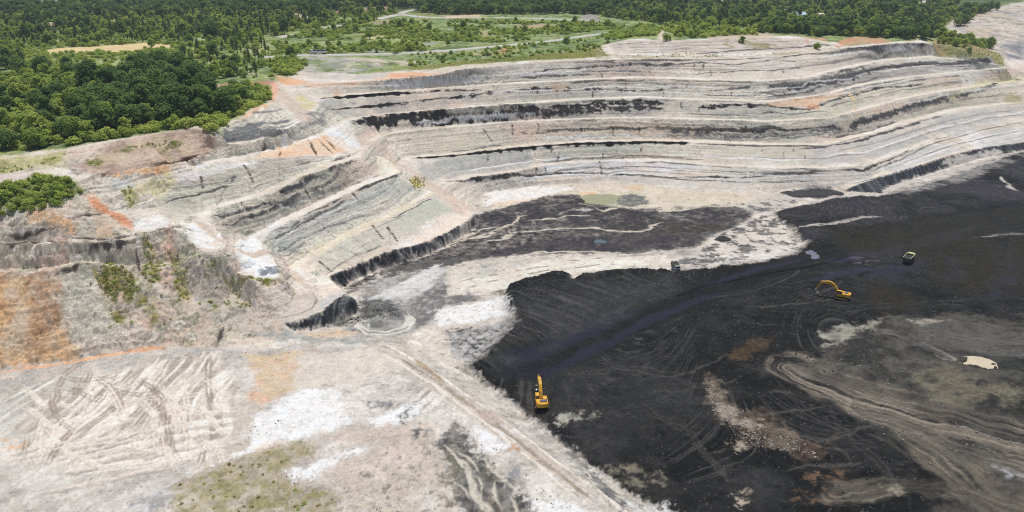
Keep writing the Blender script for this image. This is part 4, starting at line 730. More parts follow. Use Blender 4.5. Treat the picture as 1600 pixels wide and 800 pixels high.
def comb(P, a, b, sp, seed, amt):
    x0, y0, _ = spot(*a); x1, y1, _ = spot(*b); q = math.atan2(y1 - y0, x1 - x0); s, m = poly(P, 3, 3, .1, seed)
    X = GX[s] + 3 * fbm(GX[s] * .03, GY[s] * .03, seed, 2); Y = GY[s] + 3 * fbm(GX[s] * .03, GY[s] * .03, seed + 1, 2)
    u = X * math.cos(q) + Y * math.sin(q); v = -X * math.sin(q) + Y * math.cos(q)
    n = vnoise(v / sp + .6 * vnoise(u / 7, v / 7, seed), u / 11, seed + 2); k = m * amt * sstep(.1, .4, .5 + .5 * fbm(X * .06, Y * .06, seed + 3, 3))
    SOIL[s] = mix(SOIL[s], np.broadcast_to(K(244,236,224), SOIL[s].shape), k * sstep(.54, .66, n)); SOIL[s] = mix(SOIL[s], np.broadcast_to(K(150,140,128), SOIL[s].shape), k * sstep(.46, .32, n) * .9)
    REL[s] += k * (n - .5) * .7
comb([(60,690),(40,640),(130,595),(220,565),(250,560),(210,680),(150,720)], (110,690), (215,575), 1.0, 514, .85); comb([(215,600),(240,558),(335,550),(365,600),(368,680),(280,690),(220,660)], (250,640), (285,555), 1.0, 517, .85)
comb([(60,700),(200,660),(370,640),(340,720),(120,750)], (100,715), (300,672), 1.1, 520, .6); comb([(560,640),(600,600),(680,605),(690,640),(620,640)], (600,640), (640,600), 1.0, 523, .7); comb([(0,620),(60,600),(200,580),(120,660),(20,690)], (40,680), (170,590), 1.1, 526, .6)
for k in range(90):
    px = rng.uniform(40, 350); py = rng.uniform(590, 730); kind = k % 5
    a0 = -.95 + rng.normal(0, .22) if kind < 3 else (-.15 + rng.normal(0, .15) if kind == 3 else .75 + rng.normal(0, .3))
    if kind < 3 and px > 240: a0 = -1.75 + rng.normal(0, .2)
    L = rng.uniform(30, 110); c = rng.normal(0, .35)
    P = [(px + L * t * math.cos(a0 + c * t), max(556, py + L * t * math.sin(a0 + c * t) * .8)) for t in np.linspace(-.4, .6, 5)]
    for o_ in (-3.2, 3.2):
        Q = [(q[0] - o_ * math.sin(a0), q[1] + o_ * math.cos(a0) * .7) for q in P]
        stripe(Q, .32, K(232,220,204) if k % 3 else K(150,138,124), wob=.25, seed=520 + k % 13, broken=.2, freq=.3, alpha=.85, rel=.25, soft=.2)
REL += TRM * .16 * fbm(GX * .8, GY * .8, 513, 4)
for P in ([(0,712),(100,698),(200,682),(300,665),(340,660)], [(0,722),(100,706),(220,686)], [(150,760),(240,735),(330,705),(380,690)], [(50,775),(160,755),(300,725)], [(60,742),(160,735),(250,722)]):
    stripe(P, .3, K(150,141,130), wob=.5, seed=540, broken=.45, rel=-.1, alpha=.7)
    stripe([(a, b - 4) for a, b in P], .5, K(224,212,198), wob=.5, seed=541, broken=.3, rel=.12)
for P in ([(405,650),(430,630),(470,611),(520,605),(532,625),(540,648),(552,664),(520,672),(480,680),(430,690),(395,694),(380,682)], [(455,737),(500,718),(540,706),(590,690),(585,700),(540,722),(490,745),(455,752)], [(575,655),(610,642),(655,630),(650,645),(625,662),(600,670),(580,664)], [(735,670),(770,668),(805,672),(815,690),(800,700),(775,708),(750,700)], [(310,735),(360,712),(400,690),(440,690),(400,708),(340,730)], [(820,785),(870,778),(930,800),(960,830),(840,830)]):
    area(P, K(242,240,235), .8, 2.0, .3, 550 + len(P))
area([(390,700),(450,686),(450,694),(400,710)], K(226,210,196), .8, 1.5, .3, 556); area([(200,790),(240,770),(275,752),(285,760),(250,790),(225,810)], K(206,204,200), .8, 1.8, .4, 557, c2=K(150,148,146), f2=.4)
area([(275,760),(300,742),(400,706),(470,688),(490,694),(488,715),(440,738),(470,755),(530,770),(525,820),(270,830)], K(150,138,112), 1, 2.5, .3, 561, patch=None, alpha=.8, var=.2); area([(275,762),(400,708),(478,688),(490,708),(430,738),(400,745),(300,775)], K(136,130,84), 1, 2, .3, 562, patch=(.45,.5,.18), var=.3, alpha=.8); area([(280,775),(400,745),(530,768),(520,825),(270,830)], K(132,126,78), 1, 2, .3, 563, patch=(.4,.42,.18), var=.3, alpha=.8)
area([(480,690),(560,665),(680,660),(690,700),(700,760),(600,780),(530,765),(500,735),(590,700),(560,690)], K(196,180,166), 1.5, 2.5, .25, 564, var=.16, c2=K(176,164,150), f2=.3); area([(540,780),(600,760),(690,730),(720,800),(720,850),(540,850)], K(184,172,156), 1.5, 2.5, .25, 565, patch=(.3,.7,.2), var=.2)
area([(520,700),(700,690),(720,800),(520,800)], K(112,108,98), 1, 2, .4, 566, patch=(.6,.22,.08), alpha=.8); area([(575,628),(612,626),(612,634),(580,636)], K(116,116,118), .6, 1.2, .5, 567, patch=(.6,.55,.15)); area([(618,650),(640,632),(648,632),(640,650),(632,662)], K(96,96,96), .5, 1.2, .5, 568, patch=(.7,.55,.15)); area([(640,672),(660,664),(674,668),(672,682),(650,686)], K(96,96,96), .5, 1.2, .5, 569, patch=(.7,.5,.15)); area([(795,735),(808,732),(816,742),(810,752),(798,748)], K(140,140,140), .5, 1, .5, 570)
FAN = [(697,667),(712,664),(722,672),(745,700),(775,735),(810,770),(850,810),(880,860),(760,860),(725,800),(712,760),(705,720),(684,700),(678,692),(692,684)]
area(FAN, K(74,74,72), .8, 1.8, .35, 571, c2=K(98,94,84), f2=.2, var=.22); area([(690,705),(720,700),(730,760),(720,800),(690,780)], K(110,106,94), 1, 2.5, .3, 572, patch=(.4,.5,.2))
s_, m_ = poly(FAN, 2, 1.5, .3, 573); REL[s_] -= m_ * .6
for P in ([(690,690),(712,710),(730,730),(735,755),(755,790)], [(712,700),(735,715),(750,735)], [(725,745),(748,768),(765,800),(775,830)], [(735,735),(745,742),(752,765)], [(752,790),(760,780),(772,800)], [(770,745),(768,765),(778,790)], [(755,715),(775,740),(800,765)], [(705,750),(725,760),(738,775)], [(745,800),(765,815)], [(790,770),(800,795),(815,820)]):
    stripe(P, .55, K(196,188,172), wob=.9, seed=574, broken=.18, freq=.25, blob=.4, rel=-.15)
# the ridge road beside the coal
tracks([(600,542),(640,556),(700,600),(760,646),(840,706),(920,764),(990,812),(1060,870)], 3.2, K(190,174,156), K(170,152,134), 581, f=1.0, a=.8)
stripe([(606,540),(700,596),(770,647),(850,707),(940,772),(1010,826)], .5, K(236,228,214), wob=.4, seed=589, broken=.15, rel=.3, taper=False); stripe([(620,556),(700,608),(770,660),(850,722),(930,784)], .6, K(152,140,124), wob=.4, seed=590, broken=.2, rel=-.2); stripe([(600,552),(690,612),(760,664),(840,727),(910,786)], .4, K(232,222,208), wob=.4, seed=591, broken=.2, rel=.2)
stripe([(640,556),(665,574),(700,602)], .8, K(168,146,116), wob=.4, seed=582, broken=.1)
area([(655,548),(720,585),(790,629),(850,678),(960,762),(1030,812),(1010,815),(940,770),(850,705),(780,645),(700,590)], K(188,182,168), .8, 1.5, .35, 583, patch=(.4,.6,.2), c2=K(150,146,136), f2=.4); area([(910,735),(930,740),(960,770),(985,790),(975,800),(940,770)], K(92,92,94), .6, 1.2, .5, 584, patch=(.6,.6,.15)); area([(880,695),(905,718),(940,748),(935,752),(890,712)], K(110,110,108), .6, 1.2, .5, 585, patch=(.6,.5,.15)); area([(980,785),(1040,800),(1060,830),(1000,820)], K(208,206,200), .8, 2, .4, 586, patch=(.5,.6,.15)); area([(735,620),(800,665),(800,676),(740,650)], K(176,160,148), .8, 2, .3, 587, patch=(.3,.6,.2)); area([(800,695),(815,702),(812,708),(800,704)], K(180,136,100), .6, 1, .4, 588)
NBM = np.zeros((NR, NT), np.float32); s_, m_ = poly(NB, 1, .5, .3, 589); NBM[s_] = m_
REL += NBM * (.16 * fbm(GX * .45, GY * .45, 590, 5, 2.1, .6)) * (1 - TRM)
SOIL[:] = mix(SOIL, np.broadcast_to(K(104,98,90), SOIL.shape), (NBM * .45) * sstep(.76, .9, .5 + .5 * fbm(GX * .85, GY * .85, 591, 4, 2.2, .65)))
FLM = np.zeros((NR, NT), np.float32); s_, m_ = poly(FLOOR, 1, .5, .3, 592); FLM[s_] = m_
SOIL[:] = mix(SOIL, np.broadcast_to(K(104,98,90), SOIL.shape), (FLM * (1 - COALM) * .6) * sstep(.70, .9, .5 + .5 * fbm(GX * .6, GY * .6, 593, 4, 2.2, .65)))
REL += FLM * (1 - COALM) * .22 * fbm(GX * .3, GY * .3, 594, 5, 2.1, .6)

# overall grain
SOIL *= (1 + .16 * fbm(GX * 2.3, GY * 2.3, 595, 2))[..., None] * (1 + .10 * fbm(GX * .3, GY * .3, 596, 3))[..., None]
VEGM = np.zeros((NR, NT), np.float32); s_, m_ = poly(VEG, 2, 1.5, .2, 601); VEGM[s_] = m_
REL += VEGM * (.5 * fbm(GX * .06, GY * .06, 602, 3) + np.clip((R - 480) / 400, 0, 1)[:, None] * 1.6 * fbm(GX * .012, GY * .012, 603, 2))
# roads and ponds: level ground under them
def flatten(P, half, soft, dz=0.0):
    s, D, S = path(P, half + soft + 2, 0)
    m = (1 - sstep(half, half + soft, np.abs(D))) * (np.abs(D) < 900); REL[s] = REL[s] * (1 - m) + dz * m
ROADS = [([(395,90),(430,89),(490,85.5),(560,85.5),(640,83.5),(700,79.5),(730,77),(800,70.5),(860,64.5),(910,57),(960,50.5),(1000,46.5),(1030,44),(1060,44)], 3.2),
         ([(585,31),(600,27.5),(625,22.5),(660,27),(700,28.5),(760,28),(820,28.5),(870,30),(930,32.5)], 5.0), ([(625,22.5),(632,18),(650,15)], 4.0),
         ([(505,45),(520,41.5),(538,39)], 4.0), ([(428,60),(450,56),(466,53)], 4.0), ([(203,101),(215,96.5),(230,91.5),(240,88)], 3.4), ([(1436,12),(1442,6),(1450,1)], 7.0)]
for P, h in ROADS: flatten(P, h + 2, 4)
PONDS = [('pond_olive', POND1, .35), ('pond_cream', PONDR, .35), ('pond_violet', [(1259,395),(1268,393),(1276,398),(1280,406),(1268,404)], .3), ('pond_teal', [(928,376),(940,374),(948,378),(938,381),(928,380)], .3)]
PLEV = []
for nm, P, dp in PONDS:
    W = world_line(P); lev = 0
    s_, m_ = poly(P, .8, 1.2, .28, 605, .6)
    core = m_ > .9; lev = float((GZ + REL)[s_][core].mean()) if core.any() else float((GZ + REL)[s_].mean())
    s2, m2 = poly([(W_[0], W_[1]) for W_ in P], 4, 0, .5, 606, 0)
    tgt = lev + .22 - .75 * m_
    k = np.clip(m2 * 2, 0, 1); REL[s2] = REL[s2] * (1 - k) + 0 * k
    k2 = np.clip(m2 * 2, 0, 1)
    full = (GZ + REL)[s2] * (1 - k2) + (lev + .22) * k2; REL[s2] = full - GZ[s2]; REL[s_] -= .75 * m_
    sw, mw = poly(P, 1.6, .8, .5, 607, .6); SOIL[sw] *= (1 - .45 * mw)[..., None]      # wet margin
    PLEV.append((nm, W, lev + .22 - .30))
GZ = (GZ + REL).astype(np.float32)

# ------------------------------------------------------------------ materials
def new_mat(name):
    m = bpy.data.materials.new(name); m.use_nodes = True
    return m, m.node_tree, m.node_tree.nodes['Principled BSDF']
earth, nt, bs = new_mat('earth')
att = nt.nodes.new('ShaderNodeAttribute'); att.attribute_name = 'soil_colour'
att2 = nt.nodes.new('ShaderNodeAttribute'); att2.attribute_name = 'gloss'
geo = nt.nodes.new('ShaderNodeNewGeometry')
def noise(nt, vec, scale, detail=4, rough=.6):
    n = nt.nodes.new('ShaderNodeTexNoise'); n.inputs['Scale'].default_value = scale; n.inputs['Detail'].default_value = detail; n.inputs['Roughness'].default_value = rough
    if vec is not None: nt.links.new(vec, n.inputs['Vector'])
    return n
n1 = noise(nt, geo.outputs['Position'], 1.1, 6, .78); n2 = noise(nt, geo.outputs['Position'], .35, 3, .6)
mr = nt.nodes.new('ShaderNodeMapRange'); mr.inputs['From Min'].default_value = .25; mr.inputs['From Max'].default_value = .75; mr.inputs['To Min'].default_value = .80; mr.inputs['To Max'].default_value = 1.20
nt.links.new(n1.outputs['Fac'], mr.inputs['Value'])
hs = nt.nodes.new('ShaderNodeHueSaturation'); nt.links.new(att.outputs['Color'], hs.inputs['Color']); nt.links.new(mr.outputs[0], hs.inputs['Value'])
nt.links.new(hs.outputs[0], bs.inputs['Base Color'])
mr2 = nt.nodes.new('ShaderNodeMapRange'); mr2.inputs['To Min'].default_value = .95; mr2.inputs['To Max'].default_value = .45; nt.links.new(att2.outputs['Fac'], mr2.inputs['Value']); nt.links.new(mr2.outputs[0], bs.inputs['Roughness'])
bs.inputs['Specular IOR Level'].default_value = .12
bp = nt.nodes.new('ShaderNodeBump'); bp.inputs['Strength'].default_value = .55; bp.inputs['Distance'].default_value = .35
nt.links.new(n1.outputs['Fac'], bp.inputs['Height']); nt.links.new(bp.outputs[0], bs.inputs['Normal'])

# ------------------------------------------------------------------ ground objects
def tag(o, label=None, cat=None, group=None, kind=None):
    if label: o['label'] = label
    if cat: o['category'] = cat
    if group: o['group'] = group
    if kind: o['kind'] = kind
    return o
def grid_object(name, sel, mat):
    """one object from the chosen cells of the ground grid"""
    idx = np.arange(NR * NT).reshape(NR, NT)
    F = np.stack([idx[:-1, :-1], idx[:-1, 1:], idx[1:, 1:], idx[1:, :-1]], -1)[sel]
    used, inv = np.unique(F, return_inverse=True); F = inv.reshape(-1, 4)
    me = bpy.data.meshes.new(name)
    V = np.stack([GX, GY, GZ], -1).reshape(-1, 3)[used].astype(np.float32)
    me.vertices.add(len(V)); me.vertices.foreach_set('co', V.ravel())
    me.loops.add(F.size); me.loops.foreach_set('vertex_index', F.ravel().astype(np.int32))
    me.polygons.add(len(F)); me.polygons.foreach_set('loop_start', np.arange(0, F.size, 4, dtype=np.int32))
    me.polygons.foreach_set('use_smooth', np.ones(len(F), bool))
    a = me.attributes.new('soil_colour', 'FLOAT_COLOR', 'POINT')
    a.data.foreach_set('color', np.concatenate([SOIL.reshape(-1, 3)[used], np.ones((len(used), 1), np.float32)], 1).astype(np.float32).ravel())
    g = me.attributes.new('gloss', 'FLOAT', 'POINT'); g.data.foreach_set('value', GLOSS.reshape(-1)[used].astype(np.float32))
    me.update(); me.validate(); me.materials.append(mat)
    o = bpy.data.objects.new(name, me); COL.objects.link(o); tag(o, kind='structure')
    return o
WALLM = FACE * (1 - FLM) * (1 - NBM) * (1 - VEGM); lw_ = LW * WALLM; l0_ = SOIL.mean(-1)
SOIL *= (1 + (.10 * WALLM + .06 * lw_) * sstep(.06, .22, l0_))[..., None]      # steep faces coloured paler to offset their dim light, left wall most
lum = SOIL.mean(-1, keepdims=True); SOIL *= np.where(lum > .40, (.40 + (lum - .40) * .66) / np.maximum(lum, 1e-4), 1)     # real pale clay stays under 0.65
SOIL *= (1 - .18 * COALM * sstep(.06, .03, SOIL.mean(-1)))[..., None]
SOIL = np.clip(SOIL, .004, .72)
cls = np.zeros((NR, NT), np.int8)
WALLP = [(-300,262),(0,247),(100,234),(250,208),(318,201),(343,204),(394,169),(424,162),(430,128),(446,130),(560,124),(680,113),(800,97),(940,70),(1262,58),(1320,74),(1455,66),(1530,94),(1590,100),(1800,110),(1900,230),(1600,236),(1390,292),(1320,300),(1040,291),(735,318),(750,340),(533,451),(562,489),(463,518),(340,545),(0,582),(-300,600)]
s_, m_ = poly(WALLP, 1, .5, .3, 609); cls[s_] = np.where(m_ > .5, 1, cls[s_])
cls = np.where(FLM > .5, 2, cls); cls = np.where(NBM > .5, 3, cls)
cc = cls[:-1, :-1]
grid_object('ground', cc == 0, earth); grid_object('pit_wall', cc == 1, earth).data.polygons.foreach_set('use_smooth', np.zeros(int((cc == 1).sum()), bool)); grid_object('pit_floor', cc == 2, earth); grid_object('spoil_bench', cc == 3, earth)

def simple_mat(name, c, rough=.6, metal=0, spec=.5, nz=None):
    m, nt, b = new_mat(name)
    b.inputs['Roughness'].default_value = rough; b.inputs['Metallic'].default_value = metal; b.inputs['Specular IOR Level'].default_value = spec
    n = noise(nt, None, 3.0 if nz is None else nz, 4); tc = nt.nodes.new('ShaderNodeTexCoord'); nt.links.new(tc.outputs['Object'], n.inputs['Vector'])
    r = nt.nodes.new('ShaderNodeMix'); r.data_type = 'RGBA'; r.inputs['A'].default_value = (*[float(v) * .75 for v in c], 1); r.inputs['B'].default_value = (*[min(1, float(v) * 1.2) for v in c], 1)
    nt.links.new(n.outputs['Fac'], r.inputs['Factor']); nt.links.new(r.outputs['Result'], b.inputs['Base Color'])
    return m
def mesh_obj(name, verts, faces, mat, parent=None, smooth=False):
    me = bpy.data.meshes.new(name); me.from_pydata([tuple(v) for v in verts], [], [tuple(f) for f in faces]); me.update(); me.materials.append(mat)
    if smooth: me.polygons.foreach_set('use_smooth', [True] * len(me.polygons))
    o = bpy.data.objects.new(name, me); COL.objects.link(o); o.parent = parent
    return o
PC = {'pond_olive': K(152,154,122), 'pond_cream': K(198,183,154), 'pond_violet': K(112,110,118), 'pond_teal': K(84,96,104)}
for nm, W, lev in PLEV:
    c = W.mean(0); V = [(c[0] + (p[0] - c[0]) * 1.35, c[1] + (p[1] - c[1]) * 1.35, lev) for p in W]
    V = [(c[0], c[1], lev)] + V; n = len(W)
    tag(mesh_obj('pond', V, [(0, i + 1, (i + 1) % n + 1) for i in range(n)], simple_mat(nm, PC[nm], .2, 0, .4, .25)), kind='structure')
roadm = simple_mat('gravel_road', K(186, 182, 172), .95, 0, .2, .05)
for P, h in ROADS:
    W = world_line(P); W = resample(np.column_stack([W, np.zeros(len(W))]), 4)[:, :2]
    k = np.ones(9) / 9; W = np.stack([np.convolve(np.pad(W[:, i], 4, 'edge'), k, 'valid') for i in (0, 1)], 1)
    d = np.gradient(W, axis=0); d /= np.linalg.norm(d, axis=1)[:, None]; o = np.stack([d[:, 1], -d[:, 0]], 1)
    prof = [(-h - 1.2, -.6), (-h, .12), (-h * .4, .22), (h * .4, .22), (h, .12), (h + 1.2, -.6)]
    zc = np.maximum.reduce([hgt(W[:, 0] + o[:, 0] * q, W[:, 1] + o[:, 1] * q) for q in (-h, 0, h)]) + .1
    V = [(W[i, 0] + o[i, 0] * q, W[i, 1] + o[i, 1] * q, zc[i] + dz) for i in range(len(W)) for q, dz in prof]
    F = [(i * 6 + j, i * 6 + j + 1, i * 6 + j + 7, i * 6 + j + 6) for i in range(len(W) - 1) for j in range(5)]
    tag(mesh_obj('road', V, F, roadm), kind='structure')

# ------------------------------------------------------------------ vegetation
def leaf_mat(name, a, b, trans=.25):
    m = bpy.data.materials.new(name); m.use_nodes = True; nt = m.node_tree; nt.nodes.clear()
    out = nt.nodes.new('ShaderNodeOutputMaterial'); d = nt.nodes.new('ShaderNodeBsdfDiffuse'); t = nt.nodes.new('ShaderNodeBsdfTranslucent'); mx = nt.nodes.new('ShaderNodeMixShader')
    oi = nt.nodes.new('ShaderNodeObjectInfo'); at = nt.nodes.new('ShaderNodeAttribute'); at.attribute_name = 'leaf'
    ma = nt.nodes.new('ShaderNodeMath'); ma.operation = 'MULTIPLY_ADD'; ma.inputs[1].default_value = .6
    mb = nt.nodes.new('ShaderNodeMath'); mb.operation = 'MULTIPLY'; mb.inputs[1].default_value = .4
    nt.links.new(at.outputs['Fac'], mb.inputs[0]); nt.links.new(oi.outputs['Random'], ma.inputs[0]); nt.links.new(mb.outputs[0], ma.inputs[2])
    c = nt.nodes.new('ShaderNodeMix'); c.data_type = 'RGBA'; c.inputs['A'].default_value = (*map(float, a), 1); c.inputs['B'].default_value = (*map(float, b), 1)
    nt.links.new(ma.outputs[0], c.inputs['Factor'])
    nt.links.new(c.outputs['Result'], d.inputs['Color']); nt.links.new(c.outputs['Result'], t.inputs['Color'])
    mx.inputs[0].default_value = trans; nt.links.new(d.outputs[0], mx.inputs[1]); nt.links.new(t.outputs[0], mx.inputs[2]); nt.links.new(mx.outputs[0], out.inputs[0])
    return m
M_LEAF = dict(dark=leaf_mat('leaf_dark', K(80,108,62), K(132,154,86), .4), mid=leaf_mat('leaf_mid', K(126,152,74), K(182,192,100), .45), bright=leaf_mat('leaf_bright', K(150,174,78), K(198,204,112), .45), dry=leaf_mat('leaf_dry', K(142,138,78), K(176,164,106), .3), pale=leaf_mat('leaf_pale', K(112,128,82), K(146,156,106), .4))
M_BARK = simple_mat('bark', K(92, 82, 70), .9)
def crown_geo(h, r, base, lobes, nleaf, size, seed, flat=.8):
    g = np.random.default_rng(seed); C = []; 
    for i in range(lobes):
        t = (i + .5) / lobes; zc = base + (h - base) * (.15 + .72 * t) ; rr = r * (1 - .75 * max(0, t - .35) ** 1.2) * .62
        an = i * 2.4 + g.uniform(-.5, .5); q = rr * g.uniform(.6, 1.35)
        C.append((q * math.cos(an), q * math.sin(an), zc, r * g.uniform(.24, .55)))
    C.append((g.normal(0, .12) * r, g.normal(0, .12) * r, h - r * .4, r * .4)); C.append((g.normal(0, .3), g.normal(0, .3), (h + base) / 2, r * .5))
    C = np.array(C); k = g.choice(len(C), nleaf, p=C[:, 3] ** 2 / (C[:, 3] ** 2).sum())
    n = g.normal(size=(nleaf, 3)); n[:, 2] += .25; n /= np.linalg.norm(n, axis=1)[:, None]
    rad = C[k, 3] * (1.12 - .5 * g.random(nleaf) ** 2)
    p = C[k, :3] + n * rad[:, None] * np.array([1, 1, flat]); p[:, 2] = np.maximum(p[:, 2], base * .6 + .05)
    nn = n + g.normal(0, .45, (nleaf, 3)); nn[:, 2] += .75; nn /= np.linalg.norm(nn, axis=1)[:, None]
    u = np.cross(nn, g.normal(size=(nleaf, 3))); u /= np.linalg.norm(u, axis=1)[:, None]; v = np.cross(nn, u)
    s = size * g.uniform(.6, 1.35, nleaf)[:, None]
    V = np.stack([p - u * s, p + v * s * .62 + nn * s * .12, p + u * s, p - v * s * .62 + nn * s * .12], 1).reshape(-1, 3)
    return V, np.arange(nleaf * 4).reshape(-1, 4), np.repeat(g.random(nleaf), 4)
def crown_mesh(name, mat, *a):
    V, F, L = crown_geo(*a); me = bpy.data.meshes.new(name)
    me.vertices.add(len(V)); me.vertices.foreach_set('co', V.astype(np.float32).ravel()); me.loops.add(F.size); me.loops.foreach_set('vertex_index', F.ravel().astype(np.int32))
    me.polygons.add(len(F)); me.polygons.foreach_set('loop_start', np.arange(0, F.size, 4, dtype=np.int32))
    at = me.attributes.new('leaf', 'FLOAT', 'POINT'); at.data.foreach_set('value', L.astype(np.float32)); me.update(); me.materials.append(mat)
    return me
def limb(V, F, a, b, ra, rb, n=6):
    a = Vector(a); b = Vector(b); d = (b - a).normalized(); u = d.orthogonal().normalized(); w = d.cross(u); k = len(V)
    for c, r in ((a, ra), (b, rb)):
        for i in range(n): an = 2 * math.pi * i / n; V.append(tuple(c + (u * math.cos(an) + w * math.sin(an)) * r))
    for i in range(n): F.append((k + i, k + (i + 1) % n, k + n + (i + 1) % n, k + n + i))
    F.append(tuple(k + n + i for i in range(n)))
def trunk_mesh(name, h, r, seed):
    g = random.Random(seed); V = []; F = []; tr = .035 * h + .05; top = h * .62
    limb(V, F, (0, 0, -.6), (g.uniform(-.15, .15), g.uniform(-.15, .15), top * .55), tr, tr * .7); limb(V, F, (0, 0, top * .5), (g.uniform(-.3, .3), g.uniform(-.3, .3), h * .85), tr * .68, tr * .2)
    for i in range(4):
        an = i * 1.6 + g.uniform(-.3, .3); limb(V, F, (0, 0, top * g.uniform(.45, .75)), (r * .6 * math.cos(an), r * .6 * math.sin(an), h * g.uniform(.6, .8)), tr * .42, tr * .12, 5)
    me = bpy.data.meshes.new(name); me.from_pydata(V, [], F); me.update(); me.materials.append(M_BARK); return me
KINDS = {}   # kind: list of (crown mesh, trunk mesh, height)
def kind(nm, mat, h, r, base, lobes, nl, size, n, flat=.8):
    KINDS[nm] = [(crown_mesh('crown', M_LEAF[mat], h * (1 + .12 * (i - 1)), r * (1 - .06 * (i - 1)), base, lobes, nl, size, 900 + 31 * len(KINDS) + i, flat), trunk_mesh('trunk', h * (1 + .12 * (i - 1)), r, 50 + i), h) for i in range(n)]
kind('grove', 'dark', 10, 4.4, 1.8, 14, 1600, .50, 4); kind('broad', 'mid', 7.5, 3.6, 1.2, 11, 1100, .46, 4); kind('young', 'bright', 5.6, 2.5, .8, 8, 700, .40, 3); kind('slim', 'pale', 9.5, 1.6, 2.2, 10, 460, .38, 4, 1.2)
kind('bush', 'bright', 2.6, 2.8, .1, 9, 480, .36, 4, .6); kind('shrub', 'mid', 3.2, 2.4, .1, 8, 460, .35, 4, .7); kind('tuft', 'dry', .55, .7, .0, 4, 60, .15, 3); kind('tuftg', 'bright', .55, .7, .0, 4, 60, .15, 2)
def in_poly(P, X, Y):
    W = world_line(P); inside = np.zeros(X.shape, bool); n = len(W)
    for i in range(n):
        ax, ay = W[i]; bx, by = W[(i + 1) % n]
        if ay != by: inside ^= ((ay > Y) != (by > Y)) & (X < (bx - ax) * (Y - ay) / (by - ay) + ax)
    return inside, W
road_pts = np.concatenate([resample(np.column_stack([world_line(P), np.zeros(len(P))]), 4)[:, :2] for P, h in ROADS])
def green(x, y):
    r = np.clip(np.hypot(x, y), R[0], R[-2]); th = np.clip(np.arctan2(x, y), TH[0], TH[-2]); i = np.searchsorted(R, r) - 1; j = np.searchsorted(TH, th) - 1
    c = SOIL[i, j]; return c[:, 1] > c[:, 0] * .97
def scatter(P, spacing, kinds, seed, cover=1.0, clump=None, need_green=True, smin=.75, smax=1.25):
    g = np.random.default_rng(seed); W = world_line(P); lo = W.min(0); hi = W.max(0)
    nx = int((hi[0] - lo[0]) / spacing) + 1; ny = int((hi[1] - lo[1]) / spacing) + 1
    X, Y = np.meshgrid(np.arange(nx), np.arange(ny)); X = lo[0] + (X + g.uniform(.05, .95, X.shape)) * spacing; Y = lo[1] + (Y + g.uniform(.05, .95, Y.shape)) * spacing
    X = X.ravel(); Y = Y.ravel(); m, _ = in_poly(P, X, Y); m &= g.random(len(X)) < cover
    if clump: m &= (.5 + .5 * fbm(X * clump[0], Y * clump[0], seed, 3)) > 1 - clump[1]
    X = X[m]; Y = Y[m]
    if len(X) == 0: return []
    Z = hgt(X, Y); px, py, d = to_px(X, Y, Z); m = (px > -140) & (px < 1740) & (py > -14)
    if need_green: m &= green(X, Y)
    X, Y, Z, d = X[m], Y[m], Z[m], d[m]
    if len(X) and need_green:
        nr = np.array([np.min((road_pts[:, 0] - a) ** 2 + (road_pts[:, 1] - b) ** 2) for a, b in zip(X, Y)]); m = nr > 36; X, Y, Z, d = X[m], Y[m], Z[m], d[m]
    low_only, _ = in_poly([(40, 76), (160, 80), (275, 76), (290, 104), (210, 112), (40, 108)], X, Y)
    names = [k for k, w in kinds]; w = np.array([w for k, w in kinds], float); w /= w.sum(); kk = g.choice(len(names), len(X), p=w)
    kk = np.array([names.index('bush') if (lo_ and 'bush' in names) else k for k, lo_ in zip(kk, low_only)], int) if len(kk) else kk
    return [(float(x), float(y), float(z), names[k], float(g.uniform(smin, smax)), float(g.uniform(0, 6.28)), float(dd)) for x, y, z, k, dd in zip(X, Y, Z, kk, d)]
